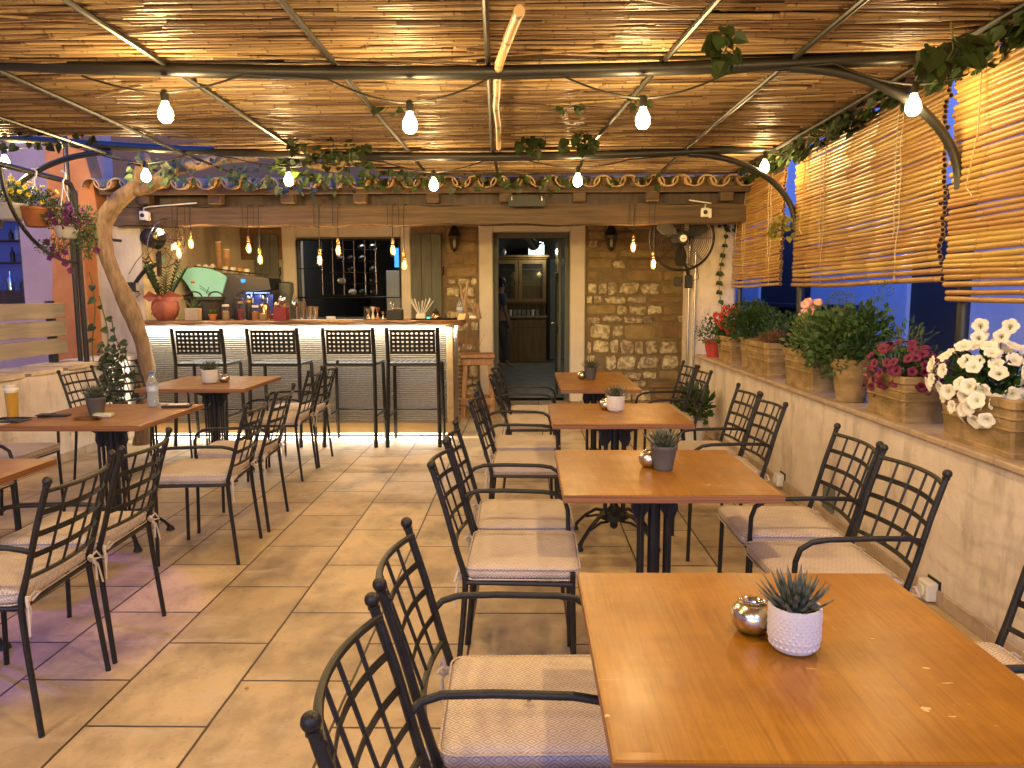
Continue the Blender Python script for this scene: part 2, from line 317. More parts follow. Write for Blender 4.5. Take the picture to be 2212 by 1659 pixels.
    def leaf(s, p, d, n, L, w, mi=0, t=0.0, fold=.25):   # pointed leaf folded on its midrib, one island
        p = Vector(p); d = d.normalized(); sd = d.cross(n)
        if sd.length < 1e-4: sd = d.cross(Vector((1, .3, 0)))
        sd.normalize(); n = sd.cross(d)
        q = [p, p+d*L*.3+sd*w*.5+n*w*fold, p+d*L*.68+sd*w*.38+n*w*fold, p+d*L, p+d*L*.68-sd*w*.38+n*w*fold, p+d*L*.3-sd*w*.5+n*w*fold, p+d*L*.5]
        return s.add(q, [(0, 1, 6), (1, 2, 6), (2, 3, 6), (3, 4, 6), (4, 5, 6), (5, 0, 6)], mi, t)
    def heart(s, p, d, n, L, mi=0):
        p = Vector(p); d = d.normalized(); sd = d.cross(n)
        if sd.length < 1e-4: sd = Vector((1, 0, 0))
        sd.normalize(); n = sd.cross(d); w = L*.95
        pr = [(0, 0), (-.12, .28), (.1, .5), (.4, .45), (.72, .24), (1, 0)]
        vs = [p+d*L*a+sd*w*b+n*L*.18*b for a, b in pr]+[p+d*L*a-sd*w*b+n*L*.18*b for a, b in pr[1:5]]+[p+d*L*.45-n*L*.03]
        out = [0, 1, 2, 3, 4, 5, 9, 8, 7, 6]
        return s.add(vs, [(out[i], out[(i+1) % 10], 10) for i in range(10)], mi)
    def flower(s, p, n, r, mi=0, lobes=5, depth=.45):
        p = Vector(p); n = n.normalized(); a = n.orthogonal().normalized(); b = n.cross(a); k = lobes*4; ph = random.random()*6
        vs = [p-n*r*depth]; ts = [1.0]
        for rr, h in ((.3, -.10), (.72, .05)):
            for i in range(k): an = 2*PI*i/k+ph; vs.append(p+(a*math.cos(an)+b*math.sin(an))*r*rr+n*r*h); ts.append(.25 if rr < .5 else 0)
        for i in range(k):
            an = 2*PI*i/k+ph; q = 1-.16*abs(math.cos(lobes*an/2-lobes*ph/2))**3; wv = .08*math.sin(an*lobes*2)
            vs.append(p+(a*math.cos(an)+b*math.sin(an))*r*q*1.0+n*r*(-.02+wv)); ts.append(0)
        fs = [(0, 1+i, 1+(i+1) % k) for i in range(k)]
        for j in (0, 1): fs += [(1+j*k+i, 1+(j+1)*k+i, 1+(j+1)*k+(i+1) % k, 1+j*k+(i+1) % k) for i in range(k)]
        return s.add(vs, fs, mi, ts)

ROOTM = {}
def link(name, mb, mats, smooth=False, auto=None):
    me = bpy.data.meshes.new(name); me.from_pydata(mb.v, [], mb.f)
    mats = mats if isinstance(mats, (list, tuple)) else [mats]
    for m in mats: me.materials.append(m if not isinstance(m, str) else M[m])
    me.polygons.foreach_set('material_index', mb.mi)
    if smooth: me.polygons.foreach_set('use_smooth', [True]*len(me.polygons))
    if any(mb.t):
        at = me.color_attributes.new('tint', 'FLOAT_COLOR', 'POINT'); arr = []
        for t in mb.t: arr += [t, t, t, 1]
        at.data.foreach_set('color', arr)
    me.update()
    if smooth and auto != 0:
        try: me.set_sharp_from_angle(angle=math.radians(auto or 40))
        except Exception: pass
    o = bpy.data.objects.new(name, me); COL.objects.link(o); return o
def tag(o, label, cat, group=None):
    o['label'] = label; o['category'] = cat
    if group: o['group'] = group
    return o
def thing(name, label, cat, loc=(0, 0, 0), rz=0.0, group=None):
    o = bpy.data.objects.new(name, None); COL.objects.link(o); o.empty_display_size = .1
    o.location = loc; o.rotation_euler = (0, 0, rz); ROOTM[o] = Matrix.Translation(loc) @ Matrix.Rotation(rz, 4, 'Z')
    return tag(o, label, cat, group)
def part(name, mb, mats, root, world=False, smooth=False, label=None, auto=None):
    if world and root in ROOTM:
        inv = ROOTM[root].inverted(); mb.v = [tuple(inv @ Vector(v)) for v in mb.v]
    o = link(name, mb, mats, smooth, auto); o.parent = root
    if world and root in ROOTM: ROOTM[o] = ROOTM[root]
    if label: o['label'] = label
    return o
def structure(name, mb, mats, **k):
    o = link(name, mb, mats, **k); o['kind'] = 'structure'; return o
def solo(name, mb, mats, label, cat, group=None, loc=None, smooth=False):
    if loc: mb.v = [(x-loc[0], y-loc[1], z-loc[2]) for x, y, z in mb.v]
    o = link(name, mb, mats, smooth); 
    if loc: o.location = loc
    return tag(o, label, cat, group)
KIDS = {}
def copy_tree(o, loc, rz, label, parent=None):
    def rec(src, par):
        c = src.copy(); COL.objects.link(c); c.parent = par
        for ch in src.children: rec(ch, c)
        return c
    r = rec(o, None); r.location = loc; r.rotation_euler = (0, 0, rz); r['label'] = label; return r
V = Vector
R = random
def U(a, b): return R.uniform(a, b)
def rv():
    while 1:
        v = V((U(-1, 1), U(-1, 1), U(-1, 1)))
        if .05 < v.length < 1: return v.normalized()
def arc(n, f): return [f(i/(n-1)) for i in range(n)]

# ================================================================== SETTING
def sheet(name, x0, x1, y0, y1, z, m): return structure(name, MB().add([(x0, y0, z), (x1, y0, z), (x1, y1, z), (x0, y1, z)], [(0, 1, 2, 3)]), m)
sheet('ground', -60, 60, -40, 80, -.03, 'earth')
sheet('terrace_floor', -4.3, 2.0, -3.0, 10.06, 0, 'floor')
sheet('room_floor', -1.8, 2.2, 10.3, 16.6, .003, 'roomfloor')

# --- stone back wall (y 10.0 .. 10.3), with door and window openings
def wall_box(mb, x0, x1, z0, z1, y0=10.0, y1=10.3): mb.box(x0, x1, y0, y1, z0, z1)
bw = thing('stone_back_wall', 'rough stone rear wall with pale rubble and sandstone blocks around the doorway', 'wall', (0, 10.15, 0))
mb = MB()
for a in ((-1.49, -.60, 0, 2.75), (.80, 2.6, 0, 2.75), (-.60, .80, 2.33, 2.75)): wall_box(mb, *a)
part('mortar_bed', mb, 'mortar', bw, world=True)
def stones(x0, x1, z0, z1, ash, rub, seed):
    rn = random.Random(seed); z = z0
    while z < z1-.04:
        h = min(rn.choice((.11, .13, .15, .17, .21)), z1-z); x = x0-rn.uniform(0, .1)
        while x < x1:
            pb = .9 if z > 1.55 else (.75 if x > 1.62 else .12)
            isb = rn.random() < pb; w = rn.uniform(.26, .55) if isb else rn.uniform(.13, .30); xe = min(x+w, x1); xs = max(x, x0)
            if xe-xs > .06 and rn.random() < (.95 if isb else .93):
                g = .010 if isb else rn.uniform(.004, .014); mb = ash if isb else rub; cx, cz = (xs+xe)/2+rn.uniform(-.01, .01), z+h/2+rn.uniform(-.012, .012); a, b = (xe-xs)/2-g, h/2-g*rn.uniform(.6, 1.6)
                k = 16 if isb else 11; po = rn.uniform(.012, .03) if isb else rn.uniform(.03, .06); pw = .38 if isb else rn.uniform(.35, .6); ring = []; tl = rn.uniform(-.06, .06)
                for i in range(k):
                    t = 2*PI*i/k+.1; c, s_ = math.cos(t), math.sin(t); j = 1+(rn.uniform(-.05, .03) if isb else rn.uniform(-.20, .10))
                    dx, dz = a*j*math.copysign(abs(c)**pw, c), b*j*math.copysign(abs(s_)**pw, s_); ring.append((cx+dx, cz+dz+dx*tl))
                sx, sz = rn.uniform(-.3, .3)*a, rn.uniform(-.3, .3)*b
                vs = [(p, 10.003, q) for p, q in ring]+[(cx+(p-cx)*.94, 10.0-po*.6*rn.uniform(.8, 1.2), cz+(q-cz)*.9) for p, q in ring]+[(cx+sx*.5+(p-cx)*.6, 10.0-po*rn.uniform(.7, 1.2), cz+sz*.5+(q-cz)*.58) for p, q in ring]+[(cx+sx, 10.0-po*rn.uniform(.8, 1.1), cz+sz)]
                fs = [(j*k+i, j*k+(i+1) % k, (j+1)*k+(i+1) % k, (j+1)*k+i) for j in (0, 1) for i in range(k)]+[(2*k+i, 2*k+(i+1) % k, 3*k) for i in range(k)]
                mb.add(vs, [f[::-1] for f in fs])
            x += w
        z += h
ash, rub = MB(), MB()
stones(.82, 2.16, 0, 2.5, ash, rub, 11); stones(-1.05, -.61, 0, 2.5, ash, rub, 5)
part('sandstone_blocks', ash, 'ashlar', bw, world=True); part('rubble_stones', rub, 'rubble', bw, world=True)

pw_ = thing('plaster_back_wall', 'cream plastered rear wall behind the bar, left of the stone wall', 'wall', (0, 10.15, 0))
mb = MB()
for a in ((-4.45, -3.02, 0, 2.75), (-1.63, -1.49, 0, 2.75), (-3.02, -1.63, 2.19, 2.75), (-3.02, -1.63, 0, 1.10)): wall_box(mb, *a)
part('plaster', mb, 'cream', pw_, world=True)
lw = solo('bar_side_wall', MB().box(-4.75, -4.02, 7.9, 9.995, 0, 2.455), 'cream', 'cream plastered side wall of the bar area beside the left wall fan', 'wall', loc=(-4.5, 9, 0))

# window of the bar
wd = thing('bar_window', 'wide dark window in a white surround behind the bar', 'window', (-2.32, 10, 1.1))
mb = MB(); mb.rbox(-3.2, -3.02, 9.96, 10.1, .95, 2.34, .01); mb.rbox(-1.63, -1.50, 9.962, 10.1, .95, 2.34, .01); mb.rbox(-3.018, -1.632, 9.961, 10.1, 2.195, 2.34, .01)
part('surround', mb, 'frame', wd, world=True)
mb = MB()
for a in ((-3.02, -2.985, 1.10, 2.19), (-1.665, -1.63, 1.10, 2.19), (-2.985, -1.665, 2.155, 2.19), (-2.985, -1.665, 1.10, 1.14)): mb.box(a[0], a[1], 10.02, 10.08, a[2], a[3])
part('frame', mb, 'doorgrey', wd, world=True)
mb = MB(); r_ = .009
mb.tube([(-3.0, 9.95, 1.40), (-1.64, 9.95, 1.40)], r_); mb.tube([(-3.0, 9.95, 2.15), (-1.64, 9.95, 2.15)], r_); mb.tube([(-3.0, 9.95, 1.40), (-3.0, 9.95, 2.15)], r_); mb.tube([(-1.64, 9.95, 1.40), (-1.64, 9.95, 2.15)], r_)
mb.tube([(-3.0, 9.95, 1.78), (-2.6, 9.95, 1.78)], .006); mb.tube([(-2.85, 9.95, 2.15), (-2.75, 10.1, 2.15)], .006)
part('iron_bars', mb, 'iron', wd, world=True)
for x0, x1, lab in ((-3.56, -3.24, 'grey wooden shutter left of the bar window'), (-1.485, -1.09, 'grey wooden shutter right of the bar window, next to the stone wall')):
    s_ = thing('window_shutter', lab, 'shutter', ((x0+x1)/2, 9.93, 1.1), group='shutters of the bar window')
    mb = MB()
    for i in range(3): a = x0+(x1-x0)*i/3; mb.rbox(a+.002, a+(x1-x0)/3-.002, 9.92, 9.95, 1.10, 2.22, .003)
    part('boards', mb, 'grey', s_, world=True); hy = 9.915
    part('catch', MB().tube([(x1+.01, hy, 1.68), (x1+.03, hy, 1.72), (x1+.02, hy, 1.76), (x1+.03, hy, 1.80)], .01, 6), 'iron', s_, world=True)
solo('wall_panel', MB().rbox(-3.75, -3.20, 9.965, 9.99, 1.9, 2.34, .004), 'wood', 'weathered grey board panel above the left shutter', 'panel', loc=(-3.4, 9.98, 1.9))

# room behind window & door
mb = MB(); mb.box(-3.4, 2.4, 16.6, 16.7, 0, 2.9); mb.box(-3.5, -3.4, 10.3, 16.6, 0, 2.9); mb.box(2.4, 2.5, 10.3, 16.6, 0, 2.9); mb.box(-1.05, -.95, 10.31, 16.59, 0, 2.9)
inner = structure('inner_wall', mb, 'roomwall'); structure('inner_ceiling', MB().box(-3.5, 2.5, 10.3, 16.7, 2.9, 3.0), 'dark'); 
wr = thing('wine_rack', 'gridded wine rack of metal rods full of bottles seen through the bar window', 'rack', (-2.37, 10.3, 1.4))
mb = MB()
for i in range(6):
    x = -2.74+i*.146; mb.tube([(x, 10.2, 1.42), (x, 10.2, 2.2)], .0065, 6); z = 1.43+i*.152; mb.tube([(-2.74, 10.2, z), (-2.01, 10.2, z)], .0065, 6)
    for j in range(6): mb.ball((-2.74+i*.146, 10.19, 1.43+j*.152), .012, 6, 4)
part('grid', mb, 'steel', wr, world=True)
R.seed(5)
for i in range(5):
    for j in range(5):
        if R.random() < .62:
            x, z = -2.667+i*.146, 1.475+j*.152
            b = solo('wine_bottle', MB().lathe([(.004, 0), (.016, .002), (.016, .06), (.038, .11), (.039, .28), (.03, .29)], (x, 10.19, z), 10, 0, Matrix.Rotation(-PI/2, 4, 'X')),
                 R.choice(['blackbin', 'succ', 'blackbin', 'white', 'leafd', 'chrome']), 'wine bottle lying in the %s column, %s row of the wine rack' % (('first', 'second', 'third', 'fourth', 'fifth')[i], ('bottom', 'second', 'third', 'fourth', 'top')[j]), 'bottle', 'wine bottles in the rack', loc=(x, 10.19, z), smooth=True)
solo('back_bench', MB().rbox(-3.3, -1.1, 10.45, 10.8, 0, 1.0, .01), 'darkwood', 'dark bench behind the bar window under the wine rack', 'bench', loc=(-2.2, 10.6, 0))
tv = thing('television', 'small lit blue screen seen in the right of the bar window', 'screen', (-1.74, 10.5, 1.8)); part('casing', MB().rbox(-1.80, -1.69, 10.42, 10.46, 1.80, 2.08, .004), 'black', tv, world=True); part('display', MB().box(-1.79, -1.70, 10.41, 10.418, 1.81, 2.07), 'screen', tv, world=True)
solo('door_view_panel', MB().rbox(-2.0, -1.72, 10.9, 10.93, 1.0, 1.78, .004), mat('pale_panel', (.42, .43, .42), .6), 'pale grey panel seen through the right of the bar window', 'panel', loc=(-1.86, 10.9, 1.0))
point('window_room_fill', (-2.0, 10.8, 2.5), 16, (.8, .9, 1.0), .06)  # added fill light with no fixture, brightens the wine rack

# --- doorway
df = thing('doorway', 'tall open doorway with a wide pale surround in the stone wall', 'doorway', (.1, 10, 0))
mb = MB(); mb.rbox(-.60, -.415, 9.94, 10.31, 0, 2.33, .012); mb.rbox(.60, .80, 9.942, 10.31, 0, 2.33, .012); mb.rbox(-.414, .599, 9.941, 10.31, 2.245, 2.331, .012)
part('surround', mb, 'frame', df, world=True)
mb = MB(); mb.box(-.413, -.35, 10.06, 10.2, 0, 2.243); mb.box(.535, .597, 10.06, 10.2, 0, 2.243); mb.box(-.348, .533, 10.061, 10.2, 2.17, 2.243)
part('frame', mb, 'doorgrey', df, world=True)
mb = MB(); mb.rbox(.46, .50, 10.22, 11.15, .02, 2.16, .006)
for z0, z1 in ((.15, .9), (1.0, 1.6)): mb.rbox(.448, .461, 10.32, 11.05, z0, z1, .004)
lf = part('door', mb, 'doorgrey', df, world=True, label='grey panelled door leaf standing open')
part('pane', MB().box(.452, .459, 10.34, 11.0, 1.72, 2.06), mat('door_glass', (.35, .38, .4), .15), lf, world=True)
part('handle', MB().tube([(.44, 10.98, 1.02), (.40, 10.98, 1.02), (.40, 10.88, 1.02)], .009), 'steel', lf, world=True)

cb = thing('glass_cabinet', 'tall wooden cupboard with glazed doors full of glasses in the back room', 'cabinet', (-.1, 15.9, 0))
mb = MB(); mb.rbox(-.72, .46, 15.7, 16.2, 0, .93, .01); mb.rbox(-.76, .48, 15.66, 16.2, .935, .985, .008); mb.box(-.70, .44, 16.12, 16.2, .99, 1.22)
mb.box(-.70, -.66, 15.9, 16.12, .99, 1.22); mb.box(.40, .44, 15.9, 16.12, .99, 1.22); mb.rbox(-.72, .46, 15.85, 16.2, 1.225, 1.26, .006)
mb.box(-.72, -.68, 15.86, 16.2, 1.262, 2.16); mb.box(.42, .46, 15.86, 16.2, 1.262, 2.16); mb.box(-.17, -.13, 15.87, 16.2, 1.262, 2.16); mb.box(-.679, .419, 16.17, 16.2, 1.262, 2.16)
mb.rbox(-.74, .48, 15.83, 16.2, 2.162, 2.20, .006); mb.rbox(-.78, .52, 15.79, 16.2, 2.203, 2.25, .006)
for z in (1.62, 1.95): mb.box(-.678, -.172, 15.9, 16.16, z, z+.02); mb.box(-.128, .418, 15.9, 16.16, z, z+.02)
part('carcass', mb, 'cabwood', cb, world=True)
mb = MB()
for x0, x1 in ((-.71, -.13), (-.12, .45)):
    d = MB(); d.box(x0, x0+.07, 15.82, 15.85, 1.27, 2.15); d.box(x1-.07, x1, 15.82, 15.85, 1.27, 2.15); d.box(x0+.071, x1-.071, 15.82, 15.85, 1.27, 1.35); d.box(x0+.071, x1-.071, 15.82, 15.85, 2.07, 2.15)
    dd = part('door', d, 'cabwood', cb, world=True); part('pane', MB().box(x0+.07, x1-.07, 15.833, 15.838, 1.35, 2.07), 'glass', dd, world=True); part('handle', MB().ball((x1-.03 if x0 < -.5 else x0+.03, 15.81, 1.7), .012), 'steel', dd, world=True)
for i in range(2):
    x0 = -.70+i*.58; mb = MB().rbox(x0, x0+.56, 15.685, 15.70, .05, .72, .004); d = part('cupboard_door', mb, 'cabwood', cb, world=True); mb = MB().rbox(x0, x0+.56, 15.687, 15.70, .75, .91, .004); part('drawer', mb, 'cabwood', cb, world=True)
for i in range(9):
    x = -.62+i*.12 if i < 4 else -.06+(i-4)*.105; zb = 1.64; mb = MB()
    mb.lathe([(.03, 0), (.004, .005), (.004, .07), (.03, .10), (.035, .14), (.03, .18)], (x, 16.0, zb), 10, cap=False) if i >= 4 else mb.lathe([(.028, 0), (.03, .002), (.034, .15)], (x, 16.0, zb), 10, cap=False)
    solo('wine_glass' if i >= 4 else 'tumbler', mb, 'glass', ('stemmed glass behind the right cabinet pane' if i >= 4 else 'straight tumbler behind the left cabinet pane')+', '+('first', 'second', 'third', 'fourth', 'fifth')[i if i < 4 else i-4]+' from the left', 'glass', 'glasses in the cabinet', loc=(x, 16.0, zb), smooth=True)
for i in range(7):
    x = -.30+i*.095; solo('shelf_cup', MB().lathe([(.025, 0), (.03, .003), (.038, .13), (.036, .128)], (x, 15.85, .985), 12, cap=False), 'white' if i in (0, 5) else 'pet', ('white cup' if i in (0, 5) else 'stacked clear cup')+' on the cabinet counter, '+('first', 'second', 'third', 'fourth', 'fifth', 'sixth', 'seventh')[i]+' from the left', 'cup', 'cups on the cabinet counter', loc=(x, 15.85, .985), smooth=True)
ex = thing('exit_light', 'bright rectangular exit light panel above the wooden cabinet', 'sign', (.25, 15.85, 2.25))
part('casing', MB().rbox(.08, .42, 15.82, 15.88, 2.2525, 2.47, .006), 'whitep', ex, world=True); part('panel', MB().box(.09, .41, 15.80, 15.815, 2.26, 2.46), 'sign', ex, world=True)
point('exit_light_lamp', (.30, 15.55, 2.34), 9, (.95, .95, .8), .08)
part('chevron', MB().tube([(.1, 15.83, 2.50), (.25, 15.83, 2.53), (.4, 15.83, 2.50)], .006), 'steel', ex, world=True)
mb = MB(); pts = arc(40, lambda t: (-.15+.33*t, 13.2+1.6*t, 2.75-.35*t)); mb.tube(pts, [.11+.012*(i % 2) for i in range(40)], 14)
solo('ventilation_duct', mb, 'chrome', 'silver corrugated duct under the ceiling of the back room', 'duct', loc=(0, 14, 2.6))
ld = thing('green_door', 'grey green inner door at the end of the back room right of the cabinet', 'door', (.66, 16.5, 0)); part('panel', MB().rbox(.56, .95, 16.5, 16.55, .01, 2.2, .005), mat('green_grey', (.22, .27, .25), .6), ld, world=True)
mb = MB(); mb.box(.50, .557, 16.48, 16.58, 0, 2.28); mb.box(.953, 1.01, 16.48, 16.58, 0, 2.28); mb.box(.5575, .9525, 16.482, 16.58, 2.205, 2.28); part('frame', mb, 'darkwood', ld, world=True)
point('back_room_fill', (.9, 14.6, 2.5), 8, (.95, .95, .75), .1)  # added fill light with no fixture, lifts the back room
solo('loud_speaker', MB().lathe([(.02, 0), (.05, .01), (.07, .10), (.075, .16)], (-.42, 14.2, 2.18), 14, 0, Matrix.Rotation(-1.2, 4, 'X')), 'whitep', 'small white camera like speaker high inside the doorway at left', 'speaker', loc=(-.42, 14.2, 2.18), smooth=True)

# --- person in the doorway
def skin_body(name, joints, edges, radii, m, parent=None, sub=2):
    me = bpy.data.meshes.new(name); me.from_pydata(joints, edges, []); me.materials.append(M[m])
    o = bpy.data.objects.new(name, me); COL.objects.link(o)
    sk = o.modifiers.new('skin', 'SKIN'); sk.use_smooth_shade = True
    me.skin_vertices[0].data[0].use_root = True
    for i, r in enumerate(radii): me.skin_vertices[0].data[i].radius = (r, r) if not isinstance(r, tuple) else r
    s = o.modifiers.new('sub', 'SUBSURF'); s.levels = sub; s.render_levels = sub
    if parent: o.parent = parent
    return o
def person(loc, rz):
    J = [(0, 0, .95), (0, 0, 1.15), (0, .01, 1.35), (0, .01, 1.45), (0, .02, 1.53), (0, .03, 1.62),
         (-.17, 0, 1.40), (-.22, .02, 1.13), (-.20, .10, .90), (-.19, .13, .80), (.17, 0, 1.40), (.22, .02, 1.13), (.20, .10, .90), (.19, .13, .80),
         (-.09, 0, .88), (-.10, .02, .50), (-.11, -.02, .09), (-.11, .12, .03), (.09, 0, .88), (.10, .06, .50), (.11, .10, .09), (.11, .24, .03)]
    E_ = [(0, 1), (1, 2), (2, 3), (3, 4), (4, 5), (2, 6), (6, 7), (7, 8), (8, 9), (2, 10), (10, 11), (11, 12), (12, 13), (0, 14), (14, 15), (15, 16), (16, 17), (0, 18), (18, 19), (19, 20), (20, 21)]
    rr = [(.15, .11), (.14, .10), (.15, .10), (.07, .06), (.055, .055), (.085, .10), .055, .042, .032, .035, .055, .042, .032, .035, .085, .058, .042, .035, .085, .058, .042, .035]
    p = skin_body('person', J, E_, rr, 'skin'); p.location = loc; p.rotation_euler = (0, 0, rz)
    tag(p, 'person in a grey blue shirt half hidden behind the left door jamb', 'person')
    skin_body('shirt', [(0, 0, .98), (0, 0, 1.15), (0, .01, 1.36), (-.17, 0, 1.41), (-.215, .015, 1.20), (.17, 0, 1.41), (.215, .015, 1.20), (0, .01, 1.45)],
              [(0, 1), (1, 2), (2, 3), (3, 4), (2, 5), (5, 6), (2, 7)], [(.175, .13), (.165, .12), (.17, .115), .068, .06, .068, .06, .075], 'shirt', p)
    skin_body('trousers', [(0, 0, .96), (-.09, 0, .86), (-.10, .02, .50), (-.11, -.02, .14), (.09, 0, .86), (.10, .06, .50), (.11, .10, .14)],
              [(0, 1), (1, 2), (2, 3), (0, 4), (4, 5), (5, 6)], [(.155, .115), .10, .072, .06, .10, .072, .06], 'trousers', p)
    h = MB(); h.ball((0, .02, 1.66), .1, 14, 9, sc=(.92, 1.05, 1.1)); hh = part('hair', h, 'hair', p, smooth=True)
    part('nose', MB().ball((0, .115, 1.61), .014, 8, 5, sc=(.8, 1.3, 1.4)), 'skin', p, smooth=True)
    for s in (-1, 1): part('ear', MB().ball((s*.086, .03, 1.61), .022, 8, 5, sc=(.4, .8, 1.3)), 'skin', p, smooth=True); part('eye', MB().ball((s*.032, .115, 1.635), .008, 8, 5), 'dark', p)
    for s in (-1, 1):
        g = MB()
        for k in range(4):
            bx = s*(.19+(k-1.5)*.005); by = .125+(k-1.5)*.02; L = (.062, .07, .066, .05)[k]
            g.tube([(bx, by, .79), (bx-s*.006, by+.004, .79-L*.5), (bx-s*.02, by, .79-L)], [.010, .009, .007], 6)
        g.tube([(s*.185, .16, .81), (s*.17, .185, .785), (s*.165, .185, .76)], [.012, .010, .008], 6); part('fingers', g, 'skin', p, smooth=True)
person((-.47, 14.6, 0), -1.2)

# --- eave beam, tiled roof
eb = thing('eave_beam', 'long heavy brown timber beam across the front of the bar canopy', 'beam', (-1, 7.9, 2.13))
mb = MB(); n = 40
for i in range(n):
    x0 = -4.25+i*6.6/n; x1 = x0+6.6/n; w0 = .008*math.sin(i*1.3)+.006*math.sin(i*.37); w1 = .008*math.sin((i+1)*1.3)+.006*math.sin((i+1)*.37)
    mb.add([(x0, 7.80-w0, 2.145+w0), (x1, 7.80-w1, 2.145+w1), (x1, 8.02, 2.145+w1), (x0, 8.02, 2.145+w0), (x0, 7.80-w0, 2.335-w0), (x1, 7.80-w1, 2.335-w1), (x1, 8.02, 2.335), (x0, 8.02, 2.335)],
           [(3, 2, 1, 0), (4, 5, 6, 7), (0, 1, 5, 4), (2, 3, 7, 6)])
part('timber', mb, 'beam', eb, world=True)
canopy = thing('bar_canopy', 'dark plank ceiling with rafter ends above the timber beam', 'canopy', (-1, 8.5, 2.4))
mb = MB().box(-4.3, 2.35, 7.78, 10.0, 2.46, 2.49); mb.box(-4.3, 2.35, 7.84, 7.88, 2.338, 2.458); part('planks', mb, 'darkwood', canopy, world=True)
for i in range(9):
    x = -3.95+i*.74; part('rafter_end', MB().rbox(x, x+.13, 7.70, 9.9, 2.355, 2.455, .008), 'beam', canopy, world=True)
part('gutter_board', MB().rbox(-4.3, 2.35, 7.66, 7.70, 2.44, 2.50, .004), 'beam', canopy, world=True)
bx = thing('heater_box', 'dark flat box fixed to the canopy boards above the doorway', 'box', (0, 7.72, 2.35)); part('housing', MB().rbox(-.16, .215, 7.64, 7.699, 2.30, 2.415, .004), 'black', bx, world=True)
for x in (-.13, .17): part('bracket', MB().box(x, x+.01, 7.632, 7.639, 2.36, 2.40), 'steel', bx, world=True)
rf = thing('tiled_roof', 'curved clay roof tiles in a row along the canopy eave', 'roof', (-1, 7.6, 2.5))
mb = MB(); n = 26; R.seed(3)
for i in range(n):
    cx = -4.32+i*.255; k = 9
    for row in range(4):
        y0 = 7.56+row*.36+U(-.015, .015); y1 = y0+.42; z0 = 2.492+row*.055+.012*(row == 0); z1 = z0+.055; r0, r1 = .098, .085
        for sgn, ox in ((1, 0), (-1, .1275)):
            vs = []
            for (yy, zz, rr) in ((y0, z0, r0), (y1, z1, r1)):
                for q in (rr, rr-.016):
                    for j in range(k):
                        a = PI*j/(k-1); vs.append((cx+ox+q*math.cos(a), yy, zz+(sgn*q*math.sin(a)*.95+(0 if sgn > 0 else .062))))
            F = [(j, j+1, k+j+1, k+j) for j in range(k-1)]+[(j, 2*k+j, 2*k+j+1, j+1) for j in range(k-1)]+[(k+j, k+j+1, 3*k+j+1, 3*k+j) for j in range(k-1)]
            if sgn < 0 and row == 0 or sgn > 0: mb.add(vs, F)
part('tiles', mb, 'roof', rf, world=True, smooth=True)
part('eave_shade_strip', MB().box(-4.3, 2.33, 7.74, 7.80, 2.502, 2.60), 'mortar', rf, world=True)  # dark strip added as shade behind the tile arches

# --- right parapet wall, pillar
rw = thing('parapet_wall', 'low white plastered wall with a tiled ledge carrying the planters', 'wall', (2.1, 4, 0))
mb = MB().rbox(1.90, 2.55, -2.0, 8.28, 0, .738, .012); part('wall', mb, 'plaster', rw, world=True)
mb = MB(); y = -2.0
while y < 8.2: mb.rbox(1.862, 2.58, y+.003, min(y+.33, 8.28)-.003, .74, .77, .006); y += .33
part('ledge', mb, 'ledge', rw, world=True)
mb = MB(); y = -2.0
while y < 8.2: mb.rbox(1.886, 1.899, y+.002, min(y+.33, 8.28)-.002, 0.001, .07, .003); y += .33
part('skirting', mb, 'ledge', rw, world=True)
pl = thing('corner_pillar', 'white plastered corner pillar at the right end of the timber beam', 'pillar', (2.05, 8.5, 0)); part('shaft', MB().rbox(1.83, 2.32, 8.30, 8.75, 0, 2.45, .02), 'plaster', pl, world=True)
part('rear_face', MB().box(2.17, 2.40, 8.74, 10.0, 0, 2.45), 'cream', pl, world=True); part('pipe', MB().tube([(1.80, 8.285, .2), (1.80, 8.285, 2.2)], .014, 8).tube([(1.865, 8.28, .2), (1.865, 8.28, 1.9)], .010, 8), 'steel', pl, world=True)
def socket(x, y, z, lab):
    t = thing('wall_socket', lab, 'socket', (x, y, z), 0, 'weatherproof sockets'); part('box', MB().rbox(x-.055, x, y-.045, y+.045, z, z+.09, .008), 'whitep', t, world=True)
    part('cover', MB().lathe([(.001, 0), (.028, 0), (.030, .006), (.026, .010), (.001, .010)], (x-.066, y, z+.045), 16, 0, Matrix.Rotation(PI/2, 4, 'Y')), 'whitep', t, world=True, smooth=True)
    part('mounting_plate', MB().rbox(x-.002, x+.006, y-.055, y+.055, z-.01, z+.10, .001), 'black', t, world=True)
socket(1.898, 3.37, .01, 'white wall socket low on the parapet beside the nearest right chairs')
socket(1.898, 5.42, .02, 'white wall socket low on the parapet further towards the bar')
cb_ = MB().rbox(1.885, 1.897, 4.50, 4.66, .08, .24, .003); solo('vent_grille', cb_, 'grey', 'small grey square cover low on the parapet wall', 'cover', loc=(1.89, 4.58, .08))

